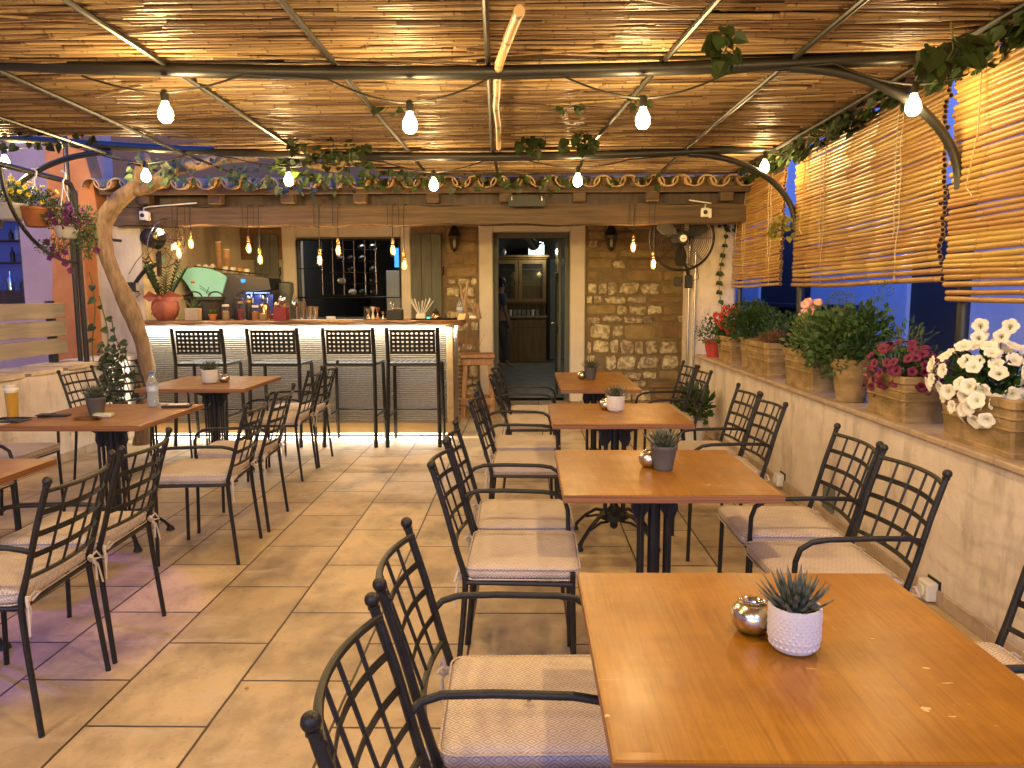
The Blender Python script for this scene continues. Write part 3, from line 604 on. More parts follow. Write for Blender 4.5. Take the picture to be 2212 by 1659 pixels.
# --- left low wall, fence, buildings
lwl = thing('low_wall', 'low white wall topped with irregular flagstones on the left', 'wall', (-4.25, 5, 0))
part('wall', MB().rbox(-4.45, -4.0, -1.0, 7.88, 0, .78, .015), 'plaster', lwl, world=True)
mb = MB(); R.seed(9); y = 2.0
while y < 7.85:
    h = min(U(.35, .6), 7.88-y); k = 10; ring = []
    for i in range(k):
        a = 2*PI*i/k; c, s_ = math.cos(a), math.sin(a); ring.append((-4.22+.245*math.copysign(abs(c)**.35, c)*(1+U(-.05, .05)), y+h/2+(h/2-.02)*math.copysign(abs(s_)**.35, s_)))
    mb.prism(ring, .035, lambda a, b, c: (a, b, .782+c)); y += h
part('flagstones', mb, 'slab', lwl, world=True)
part('coping_mortar', MB().box(-4.44, -4.01, 2.0, 7.87, .7805, .80), 'mortar', lwl, world=True)
mb = MB(); y = -1.0
while y < 7.8: mb.rbox(-4.0+.001, -3.985, y+.002, y+.398, 0.001, .075, .003); y += .4
part('skirting', mb, 'ledge', lwl, world=True)
fe = thing('slat_fence', 'grey beige fence of three wide horizontal boards on the low wall', 'fence', (-4.32, 6, .82))
mb = MB()
for z in (.90, 1.062, 1.224): mb.rbox(-4.335, -4.31, 3.0, 6.98, z, z+.14, .003)
part('boards', mb, 'slat', fe, world=True)
for y in (3.6, 5.2, 6.85): part('post', MB().rbox(-4.40, -4.337, y-.03, y+.03, .818, 1.385, .004), 'black', fe, world=True)
op = thing('orange_buttress', 'orange plastered buttress with a flared top beside the bar', 'wall', (-4.6, 7.95, 0))
part('plaster', MB().prism([(-4.90, 0), (-4.50, 0), (-4.50, 2.10), (-4.33, 2.2), (-4.36, 2.55), (-4.47, 3.05), (-4.50, 3.9), (-4.83, 3.9), (-4.83, 1.8), (-4.9, 1.0)][::1], .22, lambda a, b, c: (a, 7.68+c, b)), 'orange', op, world=True)
nb = thing('neighbour_house', 'lilac plastered house front with a violet lit window at the far left', 'building', (-6, 8.6, 0))
mb = MB(); mb.box(-9, -6.75, 8.5, 8.7, 0, 5); mb.box(-5.70, -4.7, 8.5, 8.7, 0, 5); mb.box(-6.75, -5.70, 8.5, 8.7, 0, 1.25); mb.box(-6.75, -5.70, 8.5, 8.7, 2.32, 5); part('wall', mb, 'pink', nb, world=True)
wn = part('window', MB().box(-6.75, -6.70, 8.56, 8.64, 1.25, 2.32).box(-5.75, -5.70, 8.56, 8.64, 1.25, 2.32).box(-6.70, -5.75, 8.561, 8.64, 2.27, 2.32), 'doorgrey', nb, world=True)
part('room', MB().box(-6.75, -5.6, 9.1, 9.15, 1.2, 2.4), 'roomglow', wn, world=True)
mb = MB().rbox(-6.7, -5.72, 8.75, 9.05, 1.0, 1.50, .01); solo('window_counter', mb, 'darkwood', 'dark wooden counter inside the violet lit window', 'counter', loc=(-6.2, 8.9, 1.0))
R.seed(4)
for i in range(7):
    x = -6.2+i*.075; z = 1.5; h = U(.14, .26); solo('shelf_bottle', MB().lathe([(.03, 0), (.032, h*.6), (.012, h*.75), (.012, h)], (x, 8.9, z), 10), R.choice(['glass', 'white', 'succ', 'chrome']), 'bottle on the counter in the violet window, %s from the left' % ('first', 'second', 'third', 'fourth', 'fifth', 'sixth', 'seventh')[i], 'bottle', 'bottles in the violet window', loc=(x, 8.9, z), smooth=True)
for zi, z in enumerate((1.82, 2.08)):
    solo('bottle_shelf', MB().rbox(-6.6, -5.75, 8.95, 9.08, z, z+.02, .003), 'darkwood', ('lower', 'upper')[zi]+' bottle shelf in the violet lit window', 'shelf', loc=(-6.2, 9, z))
    for i in range(6):
        x = -6.15+i*.075; h = U(.12, .19); solo('liquor_bottle', MB().lathe([(.026, 0), (.028, h*.6), (.01, h*.75), (.01, h)], (x, 9.01, z+.02), 8), R.choice(['glass', 'label', 'black', 'red']), 'bottle on the %s shelf in the violet window, %s from the left' % (('lower', 'upper')[zi], ('first', 'second', 'third', 'fourth', 'fifth', 'sixth')[i]), 'bottle', 'bottles in the violet window', loc=(x, 9.01, z+.02), smooth=True)
solo('sky_block_wall', MB().box(-7.6, -7.3, -6, 8.49, 0, 6), 'pink', 'added plain wall beyond the slat fence, blocking low sky light from the left', 'building', loc=(-7.4, 1, 0))  # added out of view to keep low sky light off the left side
up = solo('rear_house', MB().box(-12, 5.5, 17.2, 17.6, 0, 9), mat('dusky_plaster', (.30, .12, .045), .9), 'dusky upper facade of the house rising behind the tiled roof', 'building', loc=(0, 12.7, 2.9))
vd = bpy.data.lights.new('violet_spot', 'SPOT'); vd.energy = 130; vd.color = (.20, .07, 1.0); vd.spot_size = math.radians(40); vd.spot_blend = .12; vd.shadow_soft_size = .04
vo = bpy.data.objects.new('violet_spot', vd); COL.objects.link(vo); vo.location = (-4.2, 3.9, 1.7); vo.rotation_euler = (V((-2.85, 3.35, 0))-V((-4.2, 3.9, 1.7))).to_track_quat('-Z', 'Y').to_euler()

# --- white house tinted dusk blue on the right
bh = thing('blue_house', 'white house front tinted blue for the dusk light beyond the planters', 'building', (4.7, 9, 0))
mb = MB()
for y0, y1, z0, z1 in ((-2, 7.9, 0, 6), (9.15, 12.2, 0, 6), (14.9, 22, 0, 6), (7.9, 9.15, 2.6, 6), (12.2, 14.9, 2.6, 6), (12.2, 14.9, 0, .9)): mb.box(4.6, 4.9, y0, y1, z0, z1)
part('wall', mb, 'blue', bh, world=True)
d1 = MB().box(4.64, 4.70, 7.9, 8.52, 0, 2.6).box(4.65, 4.71, 8.53, 9.15, 0, 2.6); part('door', d1, 'shutterdark', bh, world=True, label='dark double door')
d2 = MB().box(4.64, 4.70, 12.2, 13.54, .9, 2.6).box(4.65, 4.71, 13.56, 14.9, .9, 2.6); part('shutter', d2, 'shutterdark', bh, world=True, label='dark closed shutters')
part('shelf', MB().rbox(4.28, 4.6, 10.4, 15.4, 1.20, 1.27, .01), 'shutterdark', bh, world=True)

# ================================================================== PERGOLA
pg = thing('pergola_frame', 'black painted steel pipe pergola frame with curved braces over the terrace', 'pergola', (0, 4, 0))
def bz(x): return 2.565+.011*(x+.3)**2
for y in (-.70, 1.68, 4.03, 6.40):
    part('cross_beam', MB().tube([(x/4, y, bz(x/4)) for x in range(-18, 10)], .036, 12), 'pipe', pg, world=True, smooth=True)
    part('right_brace', MB().tube(arc(18, lambda t: (1.36+.90*math.sin(t*PI/2), y-.01, 1.96+.61*math.cos(t*PI/2))), .024, 10), 'pipe', pg, world=True, smooth=True)
    part('right_post', MB().tube([(2.33, y, .77), (2.33, y, 2.62)], .032, 12).lathe([(.07, 0), (.07, .008)], (2.33, y, .77), 12), 'pipe', pg, world=True, smooth=True)
    part('left_brace', MB().tube(arc(16, lambda t: (-3.45-1.0*math.sin(t*PI/2), y-.01, 2.0+.62*math.cos(t*PI/2))), .024, 10), 'pipe', pg, world=True, smooth=True)
part('right_post', MB().tube([(2.33, 8.2, .77), (2.33, 8.2, 2.62)], .026, 12), 'pipe', pg, world=True, smooth=True)
for x, x2 in ((-3.5, -3.5), (-2.75, -2.85), (-1.85, -1.87), (-.985, -.96), (-.155, -.26), (.80, .52), (1.39, 1.33), (2.08, 2.08)):
    part('rafter', MB().tube([(x+.03*(x-x2), -1.0, 2.615), (x, 3.1, 2.612), (x2, 6.3, 2.612), (x2, 7.45, 2.605)], .0145, 8), 'pipe', pg, world=True, smooth=True)
part('side_rail', MB().tube([(2.33, -1, 2.60), (2.33, 8.2, 2.60)], .02, 10), 'pipe', pg, world=True, smooth=True)
part('side_rail', MB().tube([(-4.1, -1, 2.50), (-4.1, 6.75, 2.45), (-4.1, 6.85, 2.43), (-4.1, 6.90, 2.36), (-4.1, 6.92, .80)], .024, 12), 'pipe', pg, world=True, smooth=True)
part('left_post', MB().tube([(-4.19, 6.97, .82), (-4.19, 6.97, 3.05)], .022, 10), 'pipe', pg, world=True, smooth=True)
part('left_post', MB().tube([(-4.16, 7.04, 1.2), (-4.16, 7.04, 2.40)], .014, 8), 'steel', pg, world=True, smooth=True)
part('stay', MB().tube(arc(12, lambda t: (-4.1, 6.9-.9*math.cos(t*PI/2)-.05, 2.43-.7*math.sin(t*PI/2)*1.0)), .016, 8), 'pipe', pg, world=True, smooth=True)
part('junction_pipe', MB().tube([(-4.1, 6.93, 2.02), (-3.98, 7.1, 1.96), (-3.85, 7.2, 1.95)], .014, 8), 'pipe', pg, world=True, smooth=True)

# reed ceiling: thousands of reeds laid across the rafters
R.seed(21)
mb = MB(); y = -.9
def yend(x): return 5.80 if x < -3.1 else (5.80+(x+3.1)/1.6*1.98 if x < -1.5 else 7.80)
def reed(mb, x0, x1, y, z, r, sk=0.0, seg=6, step=.34):
    n = max(2, int((x1-x0)/step)+1); pts = []; rs = []; ts = []; w1, w2, p1 = U(.002, .011), U(.001, .005), U(0, 6)
    for i in range(n+1):
        t = i/n; x = x0+(x1-x0)*t; a = (x, y+sk*(t-.5)+w1*math.sin(x*2+p1), z+w2*math.sin(x*3.1+p1))
        pts.append(a); rs.append(r*(1-.25*t)); ts.append(0)
        if i < n:
            for dx, rr, tt in ((.012, 1.0, .15), (.018, 1.16, .9), (.025, 1.0, .2)):
                pts.append((a[0]+dx, a[1], a[2])); rs.append(r*(1-.25*t)*rr); ts.append(tt)
    mb.tube(pts, rs, seg, 0, False, ts)
while y < 7.82:
    x = -4.4+U(-.3, .6)
    while x < 2.3:
        L = U(1.3, 3.0); x1 = min(x+L, 2.34)
        if y < yend(x) and y < yend(x1): reed(mb, x, x1, y+U(-.008, .008), 2.645+U(-.008, .008), U(.0085, .0125) if R.random() < .6 else U(.0125, .019), U(-.09, .09))
        x += L+U(-.5, .02)
    y += U(.016, .029)
for i in range(170): # stragglers hanging below the mat
    x = U(-4, 1.5); yy = U(.5, 7.3)
    if yy < yend(x): reed(mb, x, x+U(.4, 1.6), yy, 2.627+U(-.006, .004), U(.005, .011), U(-.25, .25))
rc = thing('reed_ceiling', 'ceiling of golden brown dry reeds laid side by side over the pergola', 'ceiling', (0, 4, 2.6))
part('reeds', mb, 'reed', rc, world=True, smooth=True, auto=0)
mb = MB(); mb.add([(-4.5, -1.2, 2.70), (2.38, -1.2, 2.70), (2.38, 7.86, 2.70), (-1.4, 7.86, 2.70), (-3.1, 5.75, 2.70), (-4.5, 5.75, 2.70)], [(0, 1, 2, 3, 4, 5)]); part('sky_block_sheet', mb, 'skyblock', rc, world=True)  # dark sheet added above the reeds to stop sky light leaking through
bp_ = MB(); P = [(-.018, 3.16, 2.555), (-.07, 3.5, 2.56), (-.122, 3.9, 2.575), (-.143, 4.15, 2.575), (-.158, 4.5, 2.58), (-.176, 4.8, 2.58), (-.178, 5.3, 2.585), (-.206, 6.2, 2.585)]
pts = []; rs = []; ts = []
for i in range(len(P)-1):
    a, b = V(P[i]), V(P[i+1])
    for t, rr, tt in ((0, 1.0, .2), (.05, 1.12, .9), (.1, 1, .15), (.5, .96, 0), (.93, 1, 0)): pts.append(a.lerp(b, t)); rs.append(.0235*rr*(1-.03*i)); ts.append(tt)
bp_.tube(pts, rs, 10, 0, True, ts)
solo('bamboo_pole', bp_, mat('pale_bamboo', (.62, .42, .24), .4, isl=.1, tint=(.12, .06, .03)), 'thick pale bamboo pole tied under the centre of the reed ceiling', 'pole', loc=(-.1, 4, 2.56), smooth=True)

# bamboo roller blinds
def blind(y0, y1, zb, lab, skew=0.0, seed=1):
    R.seed(seed); t = thing('bamboo_blind', lab, 'blind', (2.265, (y0+y1)/2, 2.5), 0, 'bamboo blinds along the right side')
    mb = MB(); z = 2.572; i = 0
    while z > zb:
        r = U(.0135, .0172); k = max(0, (2.5-z)/(2.5-zb)); low = 1+.55*max(0, k-.86)/.14
        n = max(3, int((y1-y0)/.36)); pts = []; rs = []; ts = []; ph = U(0, .3); dz0, dz1 = U(-.004, .004), U(-.004, .004)
        a, b = y0+U(-.02, .03)+skew*k, y1+U(-.03, .02)
        if k > .93: dz1 -= .012*R.random(); a -= U(0, .05)
        bow = .012*math.sin(i*.5)*k
        for j in range(n+1):
            q = j/n; yy = a+(b-a)*q; zz = z+dz0*(1-q)+dz1*q-.010*math.sin(PI*q)+.0035*math.sin(q*9+i); xx = 2.265+bow*math.sin(PI*q)+U(-.002, .002)
            pts.append((xx, yy, zz)); rs.append(r); ts.append(0)
            if j < n:
                st = (b-a)/n*ph
                for dy, rr, tt in ((st+.001, 1, .05), (st+.006, 1.10, .85), (st+.011, 1, .1)): pts.append((xx, yy+dy, zz)); rs.append(r*rr); ts.append(tt)
        mb.tube(pts, rs, 10, 0, False, ts)
        rr = r*.72; mb.tube([(pts[0][0], a+.001, pts[0][2]), (pts[0][0], a+.05, pts[0][2])], rr, 8, 0, False, [1, 1])   # hollow bore
        mb.lathe([(rr, 0), (r, 0)], (pts[0][0], a, pts[0][2]), 10, 0, Matrix.Rotation(PI/2, 4, 'X'), False)
        mb.add([(pts[0][0]+rr*math.cos(2*PI*c/8), a+.03, pts[0][2]+rr*math.sin(2*PI*c/8)) for c in range(8)], [tuple(range(8))], 0, 1.0)
        z -= 2*r*low*(U(.86, .93) if k < .3 else U(.9, .99)); i += 1
    part('canes', mb, 'cane', t, world=True, smooth=True, auto=60)
    for q in (.2, .72):
        yy = y0+(y1-y0)*q; pts = [(2.247+.004*math.sin(s*.9), yy+.01*math.sin(s*.35), 2.52-(2.52-zb)*s/24) for s in range(25)]
        part('lift_cord', MB().tube(pts, .003, 5), 'cord', t, world=True)
        part('lift_cord', MB().tube([(p[0]-.012, p[1]+.035+.012*math.sin(i), p[2]) for i, p in enumerate(pts[:19])], .003, 5), 'cord', t, world=True)
    part('loose_cord', MB().tube([(2.235, y1-.25, 2.50), (2.21, y1-.30, 2.2), (2.215, y1-.22, 1.95), (2.22, y1-.27, 1.9)], .0035, 5), 'cord', t, world=True)
blind(1.2, 4.10, 1.375, 'nearest bamboo cane blind hanging lowest on the right', .09, 31)
blind(4.18, 6.40, 1.50, 'middle bamboo cane blind between the two curved braces', -.02, 32)
blind(6.68, 8.25, 1.50, 'farthest bamboo cane blind beside the corner pillar', .05, 33)

# ---------------------------------------------------------------- festoon lights
def festoon(x, y, z, lab, e=20, grp='round bulbs of the string lights'):
    t = thing('string_bulb', lab, 'bulb', (x, y, z), 0, grp)
    part('glass', MB().lathe([(.004, -.062), (.022, -.057), (.034, -.042), (.0385, -.022), (.036, -.002), (.027, .018), (.018, .034), (.0155, .046)], (0, 0, 0), 18), 'bulb', t, smooth=True)
    part('socket', MB().lathe([(.017, .046), (.020, .048), (.021, .085), (.018, .10), (.008, .108)], (0, 0, 0), 14), 'rubber', t, smooth=True)
    point('bulb_light', (0, 0, -.012), e, WARM, .03, t)
def cable(y, xs, zs, lab):
    mb = MB(); nx = [-4.5]+[v for v in xs]+[2.25]
    for i, (x, z) in enumerate(zip(xs, zs)):
        l, r_ = (x-.42, x+.42); zt = bz(x)-.038
        mb.tube(arc(15, lambda t: (l+(r_-l)*t, y-.01, zt-(zt-z-.09)*(1-abs(2*t-1)**1.7))), .0055, 6)
        if i+1 < len(xs): mb.tube([(r_, y-.01, zt), (xs[i+1]-.42, y-.01, bz(xs[i+1])-.038)], .0055, 6)
    solo('festoon_cable', mb, 'rubber', lab, 'cable', loc=(0, y, 2.5))
ORD = ('first', 'second', 'third', 'fourth', 'fifth', 'sixth')
r1 = [(-1.865, 2.378), (-.592, 2.316), (.612, 2.33), (1.99, 2.386)]
for i, (x, z) in enumerate(r1): festoon(x, 4.0, z, 'large lit bulb in the nearer row of string lights, %s from the left' % ORD[i], 13 if i == 3 else 22)
r2 = [(-4.37, 2.56), (-3.18, 2.44), (-1.975, 2.40), (-.757, 2.352), (.446, 2.378), (1.99, 2.48)]
for i, (x, z) in enumerate(r2): festoon(x, 6.4, z, 'lit bulb in the farther row of string lights, %s from the left' % ORD[i], 32 if i == 0 else (11 if i == 5 else 19))
for i, (x, z) in enumerate([(-1.9, 2.36), (-.6, 2.33), (.65, 2.33), (1.7, 2.36)]):
    festoon(x, 1.65, z, 'lit bulb on the beam above the nearest table, %s from the left' % ORD[i], 20 if i == 3 else 31); festoon(x, -.72, z, 'lit bulb on the beam behind the viewer, %s from the left' % ORD[i], 26)
cable(4.0, [a[0] for a in r1], [a[1] for a in r1], 'black drooping cable of the nearer string lights'); cable(6.4, [a[0] for a in r2], [a[1] for a in r2], 'black drooping cable of the farther string lights')
cable(1.65, [-1.9, -.6, .65, 1.7], [2.36, 2.33, 2.33, 2.36], 'black cable of the string lights above the nearest table')
# Edison pendants wound on the timber beam
pend = [(-3.562, 1.885), (-3.431, 1.975), (-2.836, 1.925), (-2.721, 1.81), (-2.105, 1.80), (-1.91, 1.90), (-1.349, 1.90), (-1.233, 1.745), (1.111, 1.92), (1.318, 1.745)]
PL = ['low pendant bulb left of the espresso machine, beside the fan', 'higher pendant bulb just right of the left wall fan', 'upper pendant bulb right of the paper cup towers', 'lower pendant bulb in front of the left shutter', 'lower pendant bulb at the left of the bar window', 'upper pendant bulb in front of the wine rack', 'upper pendant bulb at the right of the bar window', 'lower pendant bulb in front of the right shutter', 'upper pendant bulb between the doorway and the right fan', 'lower pendant bulb just left of the right fan']
for (x, z), lab in zip(pend, PL):
    t = thing('pendant_bulb', lab, 'pendant lamp', (x, 7.76, z), 0, 'Edison pendant bulbs over the bar')
    part('glass', MB().lathe([(.003, -.075), (.012, -.072), (.024, -.05), (.029, -.02), (.027, .0), (.018, .03), (.0135, .05)], (0, 0, 0), 14), 'amber', t, smooth=True)
    part('filament', MB().lathe([(.004, -.055), (.014, -.045), (.0145, -.02), (.009, .02), (.004, .03)], (0, 0, 0), 10), 'filament', t, smooth=True)
    part('halo', MB().lathe([(.003, -.07), (.020, -.05), (.0245, -.02), (.014, .03)], (0, 0, 0), 12), 'pendglow', t, smooth=True) if 0 else None
    part('socket', MB().lathe([(.0145, .05), (.0175, .052), (.0175, .066), (.0205, .070), (.0205, .078), (.016, .082), (.016, .10), (.006, .112)], (0, 0, 0), 14), 'brass', t, smooth=True)
    part('cable', MB().tube([(0, 0, .11), (0.002, 0, 2.12-z), (0, -.005, 2.2-z), (.01, .0, 2.34-z), (.03, .12, 2.355-z)], .0045, 6), 'rubber', t)
    part('cable_loop', MB().tube([(-.05, .0, 2.36-z), (-.048, .0, 2.25-z), (-.052, .0, 2.13-z), (-.035, .1, 2.125-z)], .0035, 5), 'rubber', t)
    point('pendant_light', (0, -.0, -.02), 26, (1, .68, .36), .02, t)

# ================================================================== BAR
bar = thing('bar_counter', 'bar counter with a live edge wooden top and lit ribbed metal front', 'bar', (-2.25, 7.8, 0))
mb = MB(); n = 60; R.seed(2); ed = [(.012*math.sin(i*.7)+.010*math.sin(i*.23+1)+U(-.006, .006)) for i in range(n+1)]
for i in range(n+1):
    x = -3.9+3.27*i/n; e = ed[i]; zz = .006*math.sin(i*1.1)
    mb.v += [(x, 7.385+e, 1.178), (x, 7.365+e, 1.165+zz), (x, 7.385+e*.4, 1.14+zz), (x, 7.42, 1.122), (x, 8.05, 1.122), (x, 8.05, 1.178)]; mb.t += [0]*6
for i in range(n):
    for k in range(6): mb.f.append((i*6+k, i*6+(k+1) % 6, (i+1)*6+(k+1) % 6, (i+1)*6+k)); mb.mi.append(0)
mb.f += [tuple(range(6))[::-1], tuple(range(n*6, n*6+6))]; mb.mi += [0, 0]
part('top', mb, 'bartop', bar, world=True)
def ribs(fn, z0, z1, a0, a1, pitch=.0165):
    mb = MB(); z = z0; k = 0
    while z < z1-.001:
        h = min(pitch, z1-z); q = [fn(a0, 0, z), fn(a1, 0, z), fn(a1, .012, z+h*.2), fn(a0, .012, z+h*.2), fn(a1, .012, z+h*.5), fn(a0, .012, z+h*.5), fn(a1, 0, z+h*.82), fn(a0, 0, z+h*.82), fn(a1, 0, z+h), fn(a0, 0, z+h)]
        mb.add(q, [(0, 1, 2, 3), (3, 2, 4, 5), (5, 4, 6, 7), (7, 6, 8, 9)]); z += h
    return mb
part('ribbed_front', ribs(lambda a, d, z: (a, 7.462-d, z), .152, 1.10, -3.86, -.782, .021), 'rib', bar, world=True)
part('ribbed_side', ribs(lambda a, d, z: (-.722+d, a, z), .152, 1.10, 7.52, 8.0), 'rib', bar, world=True)
part('carcass', MB().box(-3.88, -.725, 7.472, 8.0, .04, 1.118), 'dark', bar, world=True)
part('kick_board', MB().rbox(-3.87, -.718, 7.452, 7.470, .035, .148, .003), 'palewood', bar, world=True)
part('corner_strip', MB().rbox(-.78, -.716, 7.446, 7.51, .152, 1.118, .003), 'palewood', bar, world=True)
part('led_strip', MB().box(-3.84, -.79, 7.434, 7.446, 1.108, 1.119), 'led', bar, world=True)
part('side_led_strip', MB().box(-.70, -.688, 7.53, 7.98, 1.108, 1.119), 'led', bar, world=True)
part('floor_led_strip', MB().box(-3.84, -.74, 7.460, 7.468, .024, .032), 'led', bar, world=True)
area('bar_top_light', (-2.3, 7.408, 1.106), (math.radians(14), 0, 0), 3.1, .012, 44, (1, .93, .80), 170)
area('bar_side_light', (-.695, 7.75, 1.10), (0, math.radians(-10), 0), .012, .45, 2.5, (1, .93, .80), 170)
area('bar_floor_light', (-2.3, 7.448, .028), (math.radians(-35), 0, 0), 3.1, .008, 17.0, (1, .95, .82), 150)

# back counter with espresso machine
bc = thing('back_counter', 'dark back counter behind the bar carrying the espresso machine', 'counter', (-2.9, 9.0, 0)); part('cabinet', MB().rbox(-4.28, -1.2, 8.72, 9.3, 0, .93, .01), 'darkwood', bc, world=True); part('top', MB().rbox(-4.28, -1.18, 8.68, 9.32, .935, .97, .005), 'steel', bc, world=True)
em = thing('espresso_machine', 'turquoise sided chrome espresso machine with a fan shaped side panel', 'coffee machine', (-3.3, 9.0, .97))
A = [(-4.00, 1.70), (-3.93, 1.735), (-3.84, 1.75), (-3.74, 1.752), (-3.64, 1.735), (-3.54, 1.70), (-3.46, 1.65), (-3.455, 1.63), (-3.52, 1.44), (-3.585, 1.26), (-3.61, 1.06), (-3.66, .985), (-3.76, .985), (-3.75, 1.20), (-3.80, 1.36), (-3.93, 1.58), (-4.005, 1.68)]
part('side_panel', MB().prism(A, .035, lambda a, b, c: (a, 8.70+c, b)), 'turq', em, world=True)
part('badge', MB().lathe([(.001, 0), (.026, 0), (.026, .006), (.001, .006)], (-3.845, 8.698, 1.585), 18, 0, Matrix.Rotation(PI/2, 4, 'X')).box(-3.869, -3.821, 8.689, 8.6915, 1.575, 1.592, 1), ['whitep', 'copper'], em, world=True)
for dz in (0, .025): part('trim_line', MB().tube([(-3.77, 8.696, 1.545-dz), (-3.64, 8.696, 1.455-dz)], .003, 5), 'iron', em, world=True)
part('trim_line', MB().tube([(-3.66, 8.695, 1.53), (-3.70, 8.695, 1.45)], .003, 5), 'iron', em, world=True)
for a, b in ((-3.95, 1.69), (-3.73, 1.73), (-3.49, 1.63), (-3.80, 1.40)): part('rivet', MB().ball((a, 8.697, b), .006, 6, 4), 'chrome', em, world=True)
MB_body = mat('dark_steel', (.10, .10, .11), .35, .6)
part('body', MB().prism([(-3.90, 1.55), (-3.86, 1.69), (-3.5, 1.69), (-2.98, 1.63), (-2.96, 1.50), (-3.30, 1.47), (-3.40, 1.2), (-3.5, 1.1), (-3.8, 1.1)], .45, lambda a, b, c: (a, 8.745+c, b)), MB_body, em, world=True)
part('tray', MB().rbox(-3.6, -2.95, 8.74, 9.2, 1.02, 1.10, .008), 'steel', em, world=True)
part('top_rack', MB().tube([(-3.85, 8.74, 1.77), (-2.97, 8.74, 1.66)], .008, 6).tube([(-3.6, 8.74, 1.70), (-3.6, 8.74, 1.76)], .006, 6).tube([(-3.2, 8.74, 1.66), (-3.2, 8.74, 1.70)], .006, 6), 'black', em, world=True)
part('control_screen', MB().rbox(-3.30, -3.25, 8.733, 8.743, 1.58, 1.62, .002), 'screen', em, world=True)
part('blue_tinted_back', MB().box(-3.48, -3.02, 8.99, 9.0, 1.13, 1.44), mat('machine_back', (.15, .18, .35), .25, .8), em, world=True)  # panel coloured blue to carry the LED glow
part('light_strip', MB().box(-3.45, -3.03, 8.9, 8.91, 1.455, 1.462), 'bluled', em, world=True)
area('machine_light', (-3.25, 8.85, 1.45), (0, 0, 0), .4, .1, 1.6, (.35, .45, 1), 170)
for i in range(3):
    x = -3.40+i*.17; g = part('group_head', MB().lathe([(.03, 0), (.035, .02), (.035, .07), (.02, .09)], (x, 8.78, 1.36), 14), 'chrome', em, world=True, smooth=True)
    part('handle', MB().tube([(x, 8.76, 1.37), (x+.06, 8.64, 1.34), (x+.09, 8.58, 1.33)], [.007, .012, .014], 8), 'black', g, world=True, smooth=True)
    part('spout', MB().tube([(x, 8.78, 1.36), (x, 8.77, 1.32)], .006, 6), 'chrome', g, world=True)
    part('steam_wand', MB().tube([(x+.07, 8.74, 1.47), (x+.085, 8.68, 1.4), (x+.06, 8.67, 1.16)], .006, 6), 'chrome', em, world=True)
for i, (x, z, n, b) in enumerate([(-3.585, 1.745, 14, 1), (-3.495, 1.735, 9, 1)]):
    mb = MB()
    for k in range(n): mb.lathe([(.030, 0), (.0385, .006), (.0395, .010), (.037, .013)], (x, 8.85, z+k*.0155), 14)
    mb.lathe([(.030, 0), (.038, .085)], (x, 8.85, z+n*.0155), 14); mb.lathe([(.038, .085), (.041, .087), (.041, .093), (.036, .095)], (x, 8.85, z+n*.0155), 14, 1)
    solo('paper_cup_tower', mb, ['paper', 'white'], ('taller', 'shorter')[i]+' tower of stacked brown paper cups on the espresso machine', 'cup stack', 'paper cup towers', loc=(x, 8.85, z), smooth=False)
R.seed(6)
for i, (x, z, up_) in enumerate([(-3.81, 1.735, 0), (-3.73, 1.737, 0), (-3.65, 1.742, 0), (-3.50, 1.70, 1), (-3.41, 1.69, 1), (-3.33, 1.68, 1), (-3.25, 1.67, 1)]):
    pr = [(.022, 0), (.034, .03), (.038, .065)] if up_ else [(.040, 0), (.036, .03), (.02, .05), (.016, .055)]
    solo('coffee_cup', MB().lathe(pr+([(.035, .065), (.02, .01)] if up_ else []), (x, 8.80, z), 14), 'paper' if i == 5 else 'white', ('brown' if i == 5 else 'white')+' cup %s on the espresso machine, %s from the left' % ('standing' if up_ else 'upside down', ('first', 'second', 'third', 'fourth', 'fifth', 'sixth', 'last')[i]), 'cup', 'cups on the espresso machine', loc=(x, 8.80, z), smooth=True)
solo('coffee_grinder', MB().rbox(-2.90, -2.76, 8.8, 9.05, .97, 1.35, .02).lathe([(.05, 0), (.085, .12), (.085, .22), (.04, .24)], (-2.83, 8.92, 1.35), 16), 'doorgrey', 'dark coffee grinder right of the espresso machine', 'grinder', loc=(-2.83, 8.92, .97))
solo('wood_shelf', MB().rbox(-4.28, -4.02, 8.2, 9.2, 1.40, 1.44, .004), 'palewood', 'pale wooden shelf on the bar side wall behind the trunk', 'shelf', loc=(-4.15, 8.7, 1.4))

BT = 1.178
def item(name, lab, cat, x, y, z=BT, grp=None): return thing(name, lab, cat, (x, y, z), 0, grp)
# wrapped plant
t = item('wrapped_pot_plant', 'dark leaved plant in a pot wrapped in salmon cloth with a bow on the bar', 'plant', -3.66, 7.60)
mb = MB(); k = 28; pr = [(.07, 0), (.115, .05), (.135, .12), (.12, .19), (.075, .225), (.10, .25), (.14, .265)]
vs = [((r+.010*math.sin(j*5.0)*(1+i*.15))*math.cos(2*PI*j/k), (r+.010*math.sin(j*5.0))*math.sin(2*PI*j/k), z) for i, (r, z) in enumerate(pr) for j in range(k)]
mb.add(vs, [(i*k+j, i*k+(j+1) % k, (i+1)*k+(j+1) % k, (i+1)*k+j) for i in range(len(pr)-1) for j in range(k)]); part('cloth_wrap', mb, 'cloth', t, smooth=True, auto=80)
bw_ = MB()
for s, L in ((1, .26), (-1, .16)): bw_.add([(0, -.10, .225), (s*L*.5, -.15, .30), (s*L, -.13, .235), (s*L*.5, -.16, .19), (s*L*.4, -.11, .24)], [(0, 1, 4), (1, 2, 4), (2, 3, 4), (3, 0, 4)])
bw_.add([(0, -.12, .22), (-.06, -.13, .15), (-.09, -.12, .06), (-.03, -.14, .08)], [(0, 1, 2, 3)]); bw_.ball((0, -.11, .225), .025, 8, 6); part('bow', bw_, 'cloth', t)
lf_ = MB(); R.seed(12)
